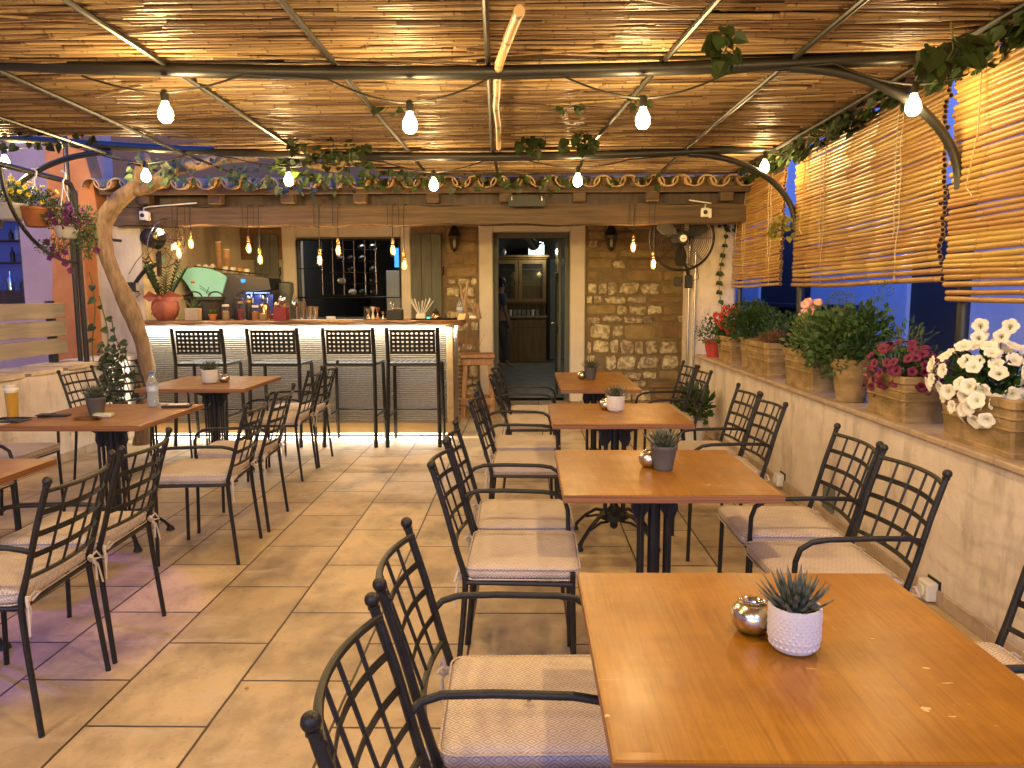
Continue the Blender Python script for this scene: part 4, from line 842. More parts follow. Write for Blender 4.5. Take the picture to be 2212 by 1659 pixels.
for i in range(11):
    a = U(0, 6.28); lean = U(.05, .20); H = U(.20, .44); b = V((.04*math.cos(a), .04*math.sin(a), .2)); e = b+V((lean*math.cos(a), lean*math.sin(a), H)); lf_.tube([b, b.lerp(e, .5)+V((0, 0, .03)), e], [.007, .006, .003], 5)
    for k2 in range(9):
        p = b.lerp(e, .25+.75*k2/8)
        for s in (-1, 1): lf_.leaf(p, V((math.cos(a+s*1.4), math.sin(a+s*1.4), .8)), V((0, 0, 1)), U(.06, .085), .026)
part('leaves', lf_, 'leafd', t)
# bin
t = item('black_tub', 'wide black tub with two loop handles on the bar', 'tub', -3.33, 7.80); part('tub', MB().lathe([(.16, 0), (.19, .20), (.205, .205), (.205, .235), (.19, .24), (.18, .02)], (0, 0, 0), 26), 'blackbin', t, smooth=True)
for s in (-1, 1): part('handle', MB().tube(arc(12, lambda q: (s*(.11+.075*math.cos(PI*q)), 0, .235+.055*math.sin(PI*q))), .008, 8), 'blackbin', t, smooth=True)
def succulent(mb, c, r, h, n, L, w, tn=.0, seed=1):
    R.seed(seed)
    for i in range(n):
        q = (i+.5)/n; a = i*2.39996; el = .50+.95*(1-q)+U(-.08, .08); d = V((math.cos(a)*math.cos(el), math.sin(a)*math.cos(el), math.sin(el))); l = L*(.75+.35*math.sin(q*2.4))*U(.9, 1.1); sd = V((-math.sin(a), math.cos(a), 0)); nn = sd.cross(d)*-1
        b = V(c)+V((math.cos(a), math.sin(a), 0))*r*q*.35; vs = []; ts = []
        for jj in range(7):
            u = jj/6; wr = w*(.75+.5*math.sin(min(u*1.6, 1.57)))*(1-u)**.55 if u < 1 else .0004; p = b+d*l*u+V((0, 0, 1))*l*.14*u*u
            for m in range(6): an = 2*PI*m/6; vs.append(p+sd*wr*.5*math.cos(an)+nn*wr*.28*math.sin(an)); ts.append(tn*(jj % 2))
        mb.add(vs, [(jj*6+m, jj*6+(m+1) % 6, (jj+1)*6+(m+1) % 6, (jj+1)*6+m) for jj in range(6) for m in range(6)], 0, ts)
t = item('concrete_aloe_pot', 'square beige concrete pot with a small aloe on the bar', 'plant', -3.33, 7.50)
mb = MB(); mb.rbox(-.062, .062, -.062, .062, 0, .125, .006); part('pot', mb, 'concrete', t); mb = MB(); succulent(mb, (0, 0, .12), .03, .1, 9, .11, .014, 0, 3); part('aloe', mb, 'leafs', t)
t = item('terracotta_succulent', 'tiny terracotta pot with a green succulent on the bar', 'plant', -3.135, 7.50); part('pot', MB().lathe([(.026, 0), (.036, .05), (.041, .051), (.041, .066), (.034, .066)], (0, 0, 0), 18), 'terra', t, smooth=True)
mb = MB(); succulent(mb, (0, 0, .06), .03, .1, 16, .055, .02, 0, 4); part('rosette', mb, 'leafb', t)
R.seed(8)
def jar(x, y, r, h, m, lab, cat='jar', lid=None, fill=None, grp='jars and bottles along the bar', name='jar'):
    t = item(name, lab, cat, x, y, BT, grp); part('body', MB().lathe([(r*.8, 0), (r, .01), (r, h*.85), (r*.8, h)], (0, 0, 0), 16, cap=(m not in ('glass', 'pet'))), m, t, smooth=True)
    if lid: part('lid', MB().lathe([(r*.86, h), (r*.86, h+.02), (r*.3, h+.022)], (0, 0, 0), 14), lid, t)
    if fill: part('contents', MB().lathe([(r*.85, .008), (r*.9, h*.6), (r*.5, h*.7)], (0, 0, 0), 14), fill, t)
    return t
jar(-3.02, 7.55, .04, .14, 'glass', 'glass jar of corks beside the tiny terracotta succulent', lid='whitep', fill='palewood'); jar(-2.93, 7.62, .035, .20, 'black', 'tall black bottle right of the cork jar', 'bottle', lid='black', name='bottle')
jar(-2.87, 7.55, .03, .17, 'glass', 'glass spice jar with a yellow lid on the bar', lid='palewood', fill='red'); jar(-2.80, 7.60, .034, .18, 'black', 'squat dark bottle with a brass cap on the bar', 'bottle', lid='brass', name='bottle')
jar(-2.72, 7.55, .038, .13, 'glass', 'glass jar of dark sugar with a white lid', lid='whitep', fill='terra'); jar(-2.63, 7.52, .042, .105, 'glass', 'glass full of orange wooden sticks', fill='palewood'); jar(-2.55, 7.58, .035, .09, 'glass', 'low glass left of the dark red box', fill='red')
jar(-2.70, 7.75, .05, .16, 'copper', 'copper tin behind the sugar jars', 'tin', name='tin'); jar(-2.98, 7.85, .05, .24, 'glass', 'tall glass canister behind the black bottle', lid='black')
t = item('red_utensil_box', 'dark red square box holding strainers on the bar', 'box', -2.44, 7.50); part('box', MB().rbox(-.065, .065, -.05, .05, 0, .135, .004), 'red', t)
for i, (x, z, rr, m) in enumerate([(.015, .20, .045, 'steel'), (-.04, .155, .032, 'steel')]): part('strainer', MB().ball((x, 0, z), rr, 14, 9), m, t, smooth=True); part('strainer_handle', MB().tube([(x, 0, z), (x-.03, 0, z-.1)], .005, 6), m, t)
part('wood_scoop', MB().rbox(.02, .045, -.01, .02, .10, .18, .006), 'palewood', t)
t = item('crystal_jar', 'cut crystal jar with a ladle between the red box and the shakers', 'jar', -2.315, 7.50); part('body', MB().lathe([(.04, 0), (.048, .02), (.048, .12), (.045, .125)], (0, 0, 0), 12, cap=False), 'glass', t); part('ladle', MB().ball((.01, 0, .16), .038, 12, 8, sc=(.8, .8, 1.1)).tube([(.01, 0, .16), (.035, 0, .23)], .005, 6), 'steel', t, smooth=True)
for i, (x, h) in enumerate([(-2.235, .17), (-2.165, .125), (-2.12, .12)]):
    solo('shaker_cup', MB().lathe([(.030, 0), (.043, h), (.045, h+.003), (.040, h)], (x, 7.50+.02*i, BT+.012), 18), 'steel', ('tallest', 'middle', 'rightmost')[i]+' steel shaker cup on the bar mat', 'shaker', 'steel shaker cups', loc=(x, 7.5, BT), smooth=True)
solo('bar_mat', MB().rbox(-2.30, -1.60, 7.42, 7.60, BT+.001, BT+.012, .003), 'steel', 'long steel bar tray under the shaker cups', 'tray', loc=(-1.95, 7.5, BT))
solo('name_card', MB().rbox(-2.02, -1.93, 7.62, 7.64, BT+.002, BT+.035, .002), 'whitep', 'small white card behind the steel tray', 'card', loc=(-1.97, 7.63, BT))
solo('mixing_glass', MB().lathe([(.03, 0), (.035, .005), (.035, .13), (.033, .13)], (-1.60, 7.63, BT+.0), 16, cap=False), 'glass', 'green tinted tall mixing glass left of the jiggers', 'glass', loc=(-1.6, 7.63, BT), smooth=True)
for i, (x, m, h) in enumerate([(-1.565, 'steel', .10), (-1.52, 'white', .12), (-1.475, 'copper', .115), (-1.42, 'steel', .07)]):
    solo('jigger', MB().lathe([(.022, 0), (.008, h*.45), (.008, h*.55), (.024, h)], (x, 7.50+.01*i, BT+.013), 14), m, ('steel jigger at the left end', 'white handled jigger', 'copper jigger', 'small steel cone jigger')[i]+' of the row left of the black caddy', 'jigger', 'jiggers on the bar', loc=(x, 7.5, BT), smooth=True)
t = item('black_caddy', 'black caddy with a whisk sticking up on the bar', 'caddy', -1.30, 7.52); part('box', MB().rbox(-.08, .08, -.05, .05, 0, .10, .006), 'blackbin', t); part('folded_cloth', MB().ball((.02, 0, .10), .06, 12, 8, sc=(1.1, .8, .35)), 'black', t, smooth=True)
for i in range(7):
    a = i*PI/3.5; part('whisk_wire', MB().tube([(-.03, 0, .09), (-.03+.025*math.cos(a), .025*math.sin(a), .17), (-.03+.018*math.cos(a), .018*math.sin(a), .19), (-.03, 0, .195)], .002, 4), 'chrome', t)
t = item('straw_holder', 'white block holding a fan of paper straws on the bar', 'straw holder', -1.04, 7.52); part('block', MB().rbox(-.045, .045, -.035, .035, .012, .06, .004), 'white', t); R.seed(13)
for i in range(14): a = U(-.5, .5); b = U(-.2, .2); part('straw', MB().tube([(a*.06, b*.1, .05), (a*.06+a*.22, b*.3, .05+U(.13, .17))], .004, 5), 'white', t)
solo('round_tray', MB().lathe([(.09, 0), (.10, .002), (.105, .012), (.10, .008)], (-1.04, 7.52, BT+.001), 24), 'blackbin', 'small round black tray under the straw holder', 'tray', loc=(-1.04, 7.52, BT), smooth=True)
solo('card_reader_light', MB().rbox(-.975, -.945, 7.47, 7.50, BT+.013, BT+.03, .002), 'green', 'tiny glowing green device beside the straws', 'device', loc=(-.96, 7.48, BT))
t = item('glass_teapot', 'round copper glass teapot with a black lid on the bar', 'teapot', -.89, 7.52); part('bowl', MB().lathe([(.03, 0), (.05, .012), (.056, .035), (.045, .06), (.03, .07)], (0, 0, 0), 18), 'copper', t, smooth=True); part('lid', MB().lathe([(.03, .07), (.032, .085), (.012, .095), (.012, .11)], (0, 0, 0), 14), 'black', t)
for i, x in enumerate((-.81, -.765)): solo('shot_glass', MB().lathe([(.02, 0), (.022, .004), (.026, .07)], (x, 7.50, BT), 12, cap=False), 'glass', ('left', 'right')[i]+' of two small glasses beside the teapot', 'glass', 'small glasses by the teapot', loc=(x, 7.5, BT), smooth=True)
solo('oval_tray', MB().lathe([(.14, 0), (.155, .002), (.165, .014), (.155, .01)], (-.82, 7.62, BT+.001), 28), 'blackbin', 'larger black tray near the right end of the bar', 'tray', loc=(-.82, 7.62, BT), smooth=True)
solo('lemon_candle', MB().rbox(-.765, -.70, 7.60, 7.65, BT+.012, BT+.06, .006).tube(arc(9, lambda q: (-.733+.015*math.cos(PI*q), 7.62, BT+.06+.02*math.sin(PI*q))), .004, 5), 'palewood', 'small yellow box with a ring on the black tray', 'box', loc=(-.73, 7.62, BT))
def bottle(name, root, s=1.0, water=True):
    part('body', MB().lathe([(.028, 0), (.033, .006), (.033, .055), (.030, .065), (.033, .075), (.033, .13), (.031, .15), (.018, .185), (.0125, .19), (.0125, .20)], (0, 0, 0), 20, 0, Matrix.Scale(s, 4), False), 'pet', root, smooth=True)
    part('label', MB().lathe([(.0336, .098), (.0336, .128)], (0, 0, 0), 20, 0, Matrix.Scale(s, 4), False), 'label', root, smooth=True)
    part('cap', MB().lathe([(.0145, .20), (.0145, .216), (.012, .218)], (0, 0, 0), 16, 0, Matrix.Scale(s, 4)), 'cap', root, smooth=True)
    if water: part('water', MB().lathe([(.027, .002), (.031, .008), (.031, .055), (.0285, .065), (.031, .075), (.031, .095)], (0, 0, 0), 18, 0, Matrix.Scale(s, 4)), glassy('water%d' % len(bpy.data.materials), (.85, .88, .92), .35, milk=.8), root, smooth=True)
t = item('water_bottle', 'small water bottle standing on the bar by the driftwood', 'bottle', -.665, 7.72); bottle('b', t, .95)
solo('folded_card', MB().prism([(0, 0), (.07, 0), (.085, .06), (.015, .06)], .004, lambda a, b, c: (-.70+a+.03, 7.47+c+b*.3, BT+.002+b)), mat('yellow_card', (.72, .58, .28), .7), 'pale yellow card leaning near the right end of the bar', 'card', loc=(-.65, 7.47, BT))
t = item('driftwood', 'branching piece of driftwood standing at the right end of the bar', 'driftwood', -.60, 7.80)
part('branch', MB().tube([(.0, 0, 0), (-.02, 0, .15), (-.005, 0, .27), (.015, 0, .38)], [.028, .022, .016, .012], 8), 'drift', t, smooth=True); part('branch', MB().tube([(-.015, 0, .12), (-.05, 0, .24), (-.06, 0, .34), (-.075, 0, .36)], [.018, .014, .014, .016], 8), 'drift', t, smooth=True); part('branch', MB().tube([(0, 0, .22), (.06, -.02, .14), (.10, -.03, 0)], [.012, .013, .016], 8), 'drift', t, smooth=True); part('stump', MB().tube([(.13, -.05, 0), (.11, -.05, .16)], [.03, .016], 7), 'drift', t, smooth=True)
solo('seashell', MB().ball((-.52, 7.55, BT+.022), .03, 12, 8, sc=(1.3, .9, .7)), 'white', 'pink white seashell at the right end of the bar', 'shell', loc=(-.52, 7.55, BT), smooth=True)
R.seed(40); mb = MB()
for i in range(16):
    a = U(-1, 1); b = V((-.80+U(-.03, .03), 8.95+U(-.03, .03), .40)); e = b+V((.20*a+.10, U(-.12, .05), U(.4, .95))); mb.tube([b, b.lerp(e, .5)+V((.03*a, 0, 0)), e], [.006, .004, .002], 5)
solo('dry_branches', mb, 'drift', 'bundle of thin dry branches standing behind the right end of the bar', 'branches', loc=(-.80, 8.95, .4))
mb = MB()
for i in range(24): mb.lathe([(.085+.010*(i % 2), i*.026), (.085+.010*((i+1) % 2), i*.026+.026)], (-.80, 8.95, 0), 18, cap=(i == 0))
solo('ribbed_vase', mb, 'palewood', 'tall ribbed straw coloured vase beside the bar end', 'vase', loc=(-.80, 8.95, 0), smooth=True)
# rustic stool
M['stoolwood'] = mat('stool_wood', (.40, .21, .085), .6, col2=(.26, .13, .05), ns=5, st=(6, 6, .6), bump=.4, bs=12)
t = thing('wooden_stool', 'rustic thick wooden bar stool between the bar and the doorway', 'stool', (-.55, 8.72, 0), .05)
part('seat', MB().rbox(-.20, .20, -.17, .17, .70, .745, .008), 'stoolwood', t); part('apron', MB().rbox(-.18, .18, -.15, .15, .62, .697, .006), 'stoolwood', t)
for sx in (-1, 1):
    for sy in (-1, 1): part('leg', MB().add([(sx*a+o, sy*b+p, z) for z, a, b in ((0, .175, .15), (.62, .14, .115)) for o, p in ((-.025, -.025), (.025, -.025), (.025, .025), (-.025, .025))], [(3, 2, 1, 0), (4, 5, 6, 7)]+[(i, (i+1) % 4, 4+(i+1) % 4, 4+i) for i in range(4)]), 'stoolwood', t)
part('foot_rail', MB().rbox(-.20, .20, -.185, -.165, .16, .24, .004), 'stoolwood', t); part('foot_rail', MB().rbox(-.20, .20, .165, .185, .16, .24, .004), 'stoolwood', t)

# wall lanterns
for x, lab in ((-.91, 'dark wall lantern left of the doorway surround'), (1.127, 'dark wall lantern right of the doorway surround')):
    t = thing('wall_lantern', lab, 'lantern', (x, 9.86, 2.02), 0, 'wall lanterns beside the doorway')
    part('cage', MB().lathe([(.045, 0), (.075, .17)], (0, 0, 0), 6, cap=False), 'glass', t); part('roof', MB().lathe([(.085, .17), (.07, .20), (.045, .27), (.02, .30)], (0, 0, 0), 6), 'iron', t); part('finial', MB().lathe([(.01, -.04), (.02, -.02), (.05, 0)], (0, 0, 0), 6), 'iron', t)
    for i in range(6): a = i*PI/3; part('rib', MB().tube([(.045*math.cos(a), .045*math.sin(a), 0), (.076*math.cos(a), .076*math.sin(a), .17)], .005, 5), 'iron', t)
    part('bracket', MB().tube([(0, .0, .28), (0, .06, .30), (0, .11, .22)], .012, 6), 'iron', t); part('lamp', MB().lathe([(.012, .02), (.02, .07), (.012, .12)], (0, 0, 0), 8), 'white', t)

# ================================================================== FURNITURE
def make_table(lx, ly, label, loc, rz=0.0, full=True):
    t = thing('bistro_table', label, 'table', loc, rz, 'wooden topped terrace tables')
    x, y = lx/2, ly/2; mb = MB(); r = .004; z0, z1 = .722, .75
    ring = lambda q: [(-x+q, -y+q), (x-q, -y+q), (x-q, y-q), (-x+q, y-q)]
    vs = [(a, b, z0) for a, b in ring(0)]+[(a, b, z1-r*.6) for a, b in ring(0)]+[(a, b, z1) for a, b in ring(r)]
    mb.add(vs, [(3, 2, 1, 0)]+[(i, (i+1) % 4, 4+(i+1) % 4, 4+i) for i in range(4)], 1); mb.add(vs[4:], [(i, (i+1) % 4, 4+(i+1) % 4, 4+i) for i in range(4)]+[(4, 5, 6, 7)], 0)
    part('tabletop', mb, ['table', 'ply'], t)
    part('mounting_plate', MB().rbox(-.17, .17, -.17, .17, .712, .7215, .003), 'cast', t)
    mb = MB(); mb.tube([(0, 0, .10), (0, 0, .71)], .024, 10)
    for s in (-1, 1):
        mb.tube([(s*.052, 0, .15), (s*.052, 0, .66)], .009, 8)
        for q in (-1, 1): mb.tube([(s*.052, q*.045, .15), (s*.052, q*.045, .66)], .008, 6)
        mb.prism([(s*.02, .60), (s*.045, .56), (s*.075, .56), (s*.09, .60), (s*.085, .64), (s*.13, .66), (s*.13, .711), (s*.02, .711)][::s], .03, lambda a, b, c: (a, c-.015, b))
    part('column', mb, 'cast', t)
    mb = MB(); mb.lathe([(.002, .065), (.018, .075), (.024, .09), (.02, .105), (.05, .12), (.085, .135), (.085, .16), (.05, .175), (.03, .2)], (0, 0, 0), 14); part('hub', mb, 'cast', t, smooth=True)
    for sx in (-1, 1):
        for sy in (-1, 1):
            d = V((sx*.74, sy*.67, 0)).normalized(); mb = MB(); mb.tube([d*.05+V((0, 0, .165)), d*.13+V((0, 0, .16)), d*.20+V((0, 0, .115)), d*.265+V((0, 0, .055)), d*.29+V((0, 0, .022))], [.016, .014, .013, .013, .018], 8, flat=.7)
            mb.tube([d*.05+V((0, 0, .12)), d*.12+V((0, 0, .125)), d*.20+V((0, 0, .10))], .008, 6); mb.lathe([(.018, 0), (.025, .004), (.02, .02), (.012, .03)], d*.29, 10); part('foot', mb, 'cast', t, smooth=True)
    return t
def pad(w, d, h, r=.035, seg=5):
    mb = MB(); lv = [(0, .012), (.008, .002), (h*.5, 0), (h-.008, .003), (h, .010), (h+.004, .035), (h+.007, .08)]; n = 4*(seg+1)
    for z, ins in lv:
        hw, hd, rr = w/2-ins, d/2-ins, max(r-ins*.3, .01)
        for q, (cx, cy) in enumerate(((1, 1), (-1, 1), (-1, -1), (1, -1))):
            for k in range(seg+1):
                a = PI/2*(q+k/seg); x = cx*(hw-rr)+rr*math.cos(a); y = cy*(hd-rr)+rr*math.sin(a)
                mb.v.append((x, y, z+.003*math.sin(x*17)*math.cos(y*15)*(z > h*.8))); mb.t.append(0)
    mb.v.append((0, 0, h+.003)); mb.t.append(0)
    mb.f += [(i*n+k, i*n+(k+1) % n, (i+1)*n+(k+1) % n, (i+1)*n+k) for i in range(len(lv)-1) for k in range(n)]+[tuple(range(n))[::-1]]+[((len(lv)-1)*n+k, (len(lv)-1)*n+(k+1) % n, len(lv)*n) for k in range(n)]
    mb.mi = [0]*len(mb.f); return mb
def bowtie(mb, p, s, rn):
    p = V(p)
    for k, (L, dr) in enumerate(((.05, .3), (.045, -.2))): mb.tube([p, p+V((-.012, s*.022*(k*2-1), .018)), p+V((-.022, s*.036*(k*2-1), dr*.05)), p+V((-.006, s*.012*(k*2-1), -.008))], .0045, 5)
    for k in (0, 1): mb.tube([p, p+V((-.014, s*(.01+.012*k), -.03)), p+V((-.01-.012*k, s*(.016+.02*k), -.07-.03*k*rn.random()-.02))], .0035, 5)
    mb.ball(p, .012, 8, 5)
def px_(z): return .105*(.845-z)/.40 if z > .44 else .1063-(.44-z)*.08
def make_chair(label, loc, rz):
    t = thing('garden_chair', label, 'chair', loc, rz, 'black iron armchairs with pale cushions')
    hw = .205; rn = random.Random(3)
    for s in (-1, 1):
        mb = MB(); mb.tube([(px_(.845)-.004, s*hw, .835), (px_(.70), s*hw, .70), (px_(.55), s*hw, .55), (.104, s*hw, .46), (.107, s*hw, .42), (.098, s*(hw+.004), .30), (.068, s*(hw+.012), .0)], [.0102, .0102, .0104, .0108, .0110, .0104, .0098], 10)
        mb.ball((px_(.845)-.006, s*hw, .846), .0150, 12, 8); mb.lathe([(.0120, .828), (.0120, .835)], (px_(.84)-.004, s*hw, 0), 10); part('rear_leg', mb, 'iron', t, smooth=True)
        a0 = px_(.615); mb = MB(); pts = [(a0, s*hw, .615), (a0+.02, s*(hw+.018), .630), (a0+.06, s*(hw+.026), .640), (.22, s*(hw+.028), .642), (.38, s*(hw+.028), .638), (.43, s*(hw+.027), .630), (.465, s*(hw+.025), .606), (.478, s*(hw+.022), .565), (.480, s*(hw+.016), .47)]
        if s > 0: mb.tube(pts, .0092, 10); part('armrest', mb, 'iron', t, smooth=True)   # these chairs have an arm on the sitter's left only
        mb = MB(); mb.tube([(.478, s*(hw+.014), .475), (.478, s*(hw+.008), .42), (.487, s*(hw+.010), 0)], .0098, 10); part('front_leg', mb, 'iron', t, smooth=True)
    bow = lambda z, y: (px_(z)-.045*(1-(y/hw)**2)*(.55+.45*(z-.52)/.3))
    zs = [.812, .742, .672, .602, .530]; mb = MB()
    for i, z in enumerate(zs):
        pts = [(bow(z, y), y, z) for y in [hw*(k/8-1) for k in range(17)]]
        if i in (0, 4): mb.tube(pts, .0080, 8)
        else:
            vs = []
            for (x, y, zz) in pts: vs += [(x-.003, y, zz-.009), (x+.003, y, zz-.009), (x-.003+.0024, y, zz+.009), (x+.003-.002, y, zz+.009)]
            vs = [(a, b, c) for a, b, c in vs]; n = len(pts)
            mb.add(vs, [(4*i2, 4*i2+4, 4*i2+6, 4*i2+2) for i2 in range(n-1)]+[(4*i2+1, 4*i2+3, 4*i2+7, 4*i2+5) for i2 in range(n-1)]+[(4*i2+2, 4*i2+6, 4*i2+7, 4*i2+3) for i2 in range(n-1)]+[(4*i2, 4*i2+1, 4*i2+5, 4*i2+4) for i2 in range(n-1)])
    for k in range(1, 5):
        y = hw*(-1+2*k/5); mb.tube([(bow(z, y), y, z) for z in zs], .0045, 6)
    part('back_grid', mb, 'iron', t, smooth=True)
    mb = MB()
    for s in (-1, 1): mb.tube([(.108, s*hw, .432), (.478, s*(hw+.012), .432)], .0095, 8)
    mb.tube([(.478, -hw-.01, .432), (.478, hw+.01, .432)], .0095, 8); mb.tube([(.108, -hw, .432), (.108, hw, .432)], .0095, 8)
    for k in range(7): x = .15+k*.047; mb.box(x, x+.022, -hw, hw, .434, .439)
    part('seat_frame', mb, 'iron', t, smooth=True)
    mb = pad(.40, .425, .042); mb.v = [(a+.305, b, c+.444) for a, b, c in mb.v]; cu = part('cushion', mb, 'cushion', t, smooth=True, auto=70)
    mb = MB(); w2, d2, rr = .2, .2125, .035
    for zz in (.445, .482):
        pts = [(.305+sx*(w2-rr)+rr*math.cos(a), sy*(d2-rr)+rr*math.sin(a), zz) for q, (sx, sy) in enumerate(((1, 1), (-1, 1), (-1, -1), (1, -1))) for a in [PI/2*(q+k/5) for k in range(6)]]
        mb.tube(pts+[pts[0]], .0028, 6)
    part('piping', mb, 'cushion', cu, smooth=True)
    for s in (-1, 1): mb = MB(); bowtie(mb, (.105-.012, s*(hw-.012), .455), s, rn); part('tie', mb, 'tie', cu, smooth=True)
    return t
CH = None
def chair(loc, deg, label):
    global CH
    rz = math.radians(deg)
    if CH is None: CH = make_chair(label, (*loc, 0), rz); return CH
    return copy_tree(CH, (*loc, 0), rz, label)
# right hand row, chairs on the aisle side (facing the parapet)
chair((-.285, 1.155), 0, 'nearest aisle side chair at the foremost table, its back cut by the picture bottom')
chair((-.290, 1.640), 1.5, 'second aisle side chair at the foremost table, a yellow petal on its cushion')
chair((-.310, 2.700), -1, 'near aisle side chair of the second table, blue grey cushion edge showing')
chair((-.305, 3.150), 1, 'far aisle side chair of the second table')
chair((-.285, 4.235), -1, 'near aisle side chair of the third table')
chair((-.295, 4.745), 2, 'far aisle side chair of the third table')
chair((-.235, 5.620), 3, 'near aisle side chair of the farthest narrow table, in front of the doorway')
chair((-.215, 6.130), 1, 'far aisle side chair of the farthest narrow table')
# parapet side, facing the aisle
chair((1.375, 1.735), 180, 'chair at the right picture edge beside the foremost table')
chair((1.345, 2.575), 181, 'near parapet side chair of the second table, its whole grid back in view')
chair((1.357, 3.045), 179, 'far parapet side chair of the second table')
chair((1.360, 4.105), 180, 'near parapet side chair of the third table')
chair((1.362, 4.560), 181, 'far parapet side chair of the third table')
chair((1.385, 5.780), 180, 'near parapet side chair of the farthest narrow table')
chair((1.370, 6.240), 182, 'far parapet side chair of the farthest narrow table')
# left hand rows, backs to the aisle
chair((-1.515, 2.475), 183, 'nearest chair on the left of the aisle, its leg foremost at lower left')
chair((-1.540, 2.965), 182, 'second chair on the left of the aisle, side by side with the nearest one')
chair((-1.475, 4.045), 184, 'third chair on the left of the aisle, beside the table with the beer')
chair((-1.495, 4.595), 183, 'fourth chair on the left of the aisle, beside the table with the beer')
chair((-1.650, 5.830), 181, 'fifth chair on the left of the aisle, before the bar stools')
chair((-1.645, 6.300), 180, 'sixth chair on the left of the aisle, nearest to the bar stools')
chair((-3.58, 5.89), -3, 'nearer chair by the low wall, beside the left table before the bar')
chair((-3.47, 6.35), -12, 'farther chair by the low wall, half hidden behind the tree trunk')
chair((-3.50, 4.50), 0, 'chair with violet lit cushion between the low wall and the beer table')
chair((-3.20, 3.62), 2, 'chair with violet lit cushion between the low wall and the cropped left table')
make_table(.745, .745, 'foremost scratched wooden table with the white embossed succulent pot', (.500, 1.385, 0))
make_table(.745, .745, 'second wooden table from the front in the right row', (.502, 2.835, 0))
make_table(.745, .745, 'third wooden table from the front in the right row', (.518, 4.240, 0))
make_table(.575, 1.20, 'narrow wooden table farthest back in the right row', (.55, 5.90, 0))
make_table(.745, .80, 'wooden table with the beer glass and water bottle on the left', (-2.385, 4.215, 0))
make_table(.80, .87, 'wooden table in front of the bar on the left', (-2.45, 5.805, 0))
make_table(.745, .745, 'wooden table cropped by the left picture edge', (-2.33, 2.665, 0))
solo('fallen_petal', MB().leaf((.005, 1.60, .502), V((.5, 1, .1)), V((0, 0, 1)), .022, .018, 0, 0, .6).leaf((.012, 1.607, .500), V((-.5, .6, .2)), V((0, 0, 1)), .018, .014, 0, 0, .6), 'leafdry', 'small yellow brown dried petal lying on a chair cushion', 'petal', loc=(0, 1.6, .5))

R.seed(55)
for i, (x, y, lab) in enumerate(((-.78, 1.95, 'dark crumb on the floor tile in the near aisle'), (-1.02, 2.55, 'dry leaf bit on the floor in the middle of the aisle'), (-.52, 1.72, 'brown crumb on the floor beside the foremost chairs'), (-.62, 3.2, 'tiny dry leaf on the floor beside the second table chairs'), (-.15, 2.05, 'dark crumb under the gap between the first and second tables'))):
    solo('floor_crumb', MB().leaf((x, y, .004), rv()*V((1, 1, 0)), V((0, 0, 1)), U(.014, .024), .012, 0, 0, .5), 'leafdry', lab, 'crumb', 'crumbs and leaf bits on the floor', loc=(x, y, 0))
# bar stools
def make_stool(label, loc, rz):
    t = thing('bar_stool', label, 'stool', loc, rz, 'black metal bar stools at the bar'); hw = .235
    for s in (-1, 1):
        mb = MB(); pts = [(s*hw, -.02, 1.125), (s*hw, .01, .95), (s*hw, .03, .79), (s*(hw+.005), .0, .35), (s*(hw+.012), -.04, 0)]
        mb.tube(pts, .0185, 4, cap=True); part('rear_leg', mb, 'iron', t)
        mb = MB(); mb.tube([(s*hw, .40, .77), (s*(hw+.004), .42, .3), (s*(hw+.008), .44, 0)], .0175, 4); part('front_leg', mb, 'iron', t)
    mb = MB(); nx, nz = 19, 11; w = .42; x0 = -w/2; z0 = .885; H = .215; cx = w/nx; cz = H/nz
    def pt(i, j): x = x0+i*cx; z = z0+j*cz; return (x, .022-.1*(z-.885)*.9-.035*(1-(x/.21)**2), z)
    solid = [[not (i % 2 == 1 and j % 2 == 1) for j in range(nz)] for i in range(nx)]
    for off in (0, .004):
        vs = [(a, b+off, c) for i in range(nx+1) for j in range(nz+1) for a, b, c in (pt(i, j),)]
        mb.add(vs, [((i*(nz+1)+j), ((i+1)*(nz+1)+j), ((i+1)*(nz+1)+j+1), (i*(nz+1)+j+1))[::(1 if off == 0 else -1)] for i in range(nx) for j in range(nz) if solid[i][j]])
    mb.tube([(a, b+.002, c) for a, b, c in [pt(i, 0) for i in range(nx+1)]], .008, 6); mb.tube([(a, b+.002, c) for a, b, c in [pt(i, nz) for i in range(nx+1)]], .008, 6)
    for j in (0, nz): 
        for s, i in ((-1, 0), (1, nx)): a, b, c = pt(i, j); mb.tube([(a, b, c), (s*hw, .01, c)], .006, 5)
    part('back_panel', mb, 'iron', t)
    mb = MB(); sx, sy = 17, 15
    for i in range(sx):
        for j in range(sy):
            if i % 2 == 1 and j % 2 == 1: continue
            a0, a1, b0, b1 = -hw+.012+i*(2*hw-.024)/sx, -hw+.012+(i+1)*(2*hw-.024)/sx, .04+j*.37/sy, .04+(j+1)*.37/sy
            mb.add([(a0, b0, .79), (a1, b0, .79), (a1, b1, .79), (a0, b1, .79)], [(0, 1, 2, 3)])
    mb.rbox(-hw+.004, hw-.004, .025, .04, .765, .792, .003); mb.rbox(-hw+.004, hw-.004, .41, .425, .765, .792, .003); mb.rbox(-hw-.004, -hw+.011, .03, .42, .765, .792, .003); mb.rbox(hw-.011, hw+.004, .03, .42, .765, .792, .003)
    part('seat', mb, 'iron', t)
    mb = MB(); mb.rbox(-hw, hw, .412, .432, .285, .305, .003); part('foot_rail', mb, 'iron', t)
    for s in (-1, 1): part('side_rail', MB().rbox(s*hw-.009, s*hw+.009, .005, .41, .275, .293, .003), 'iron', t)
    return t
st = None
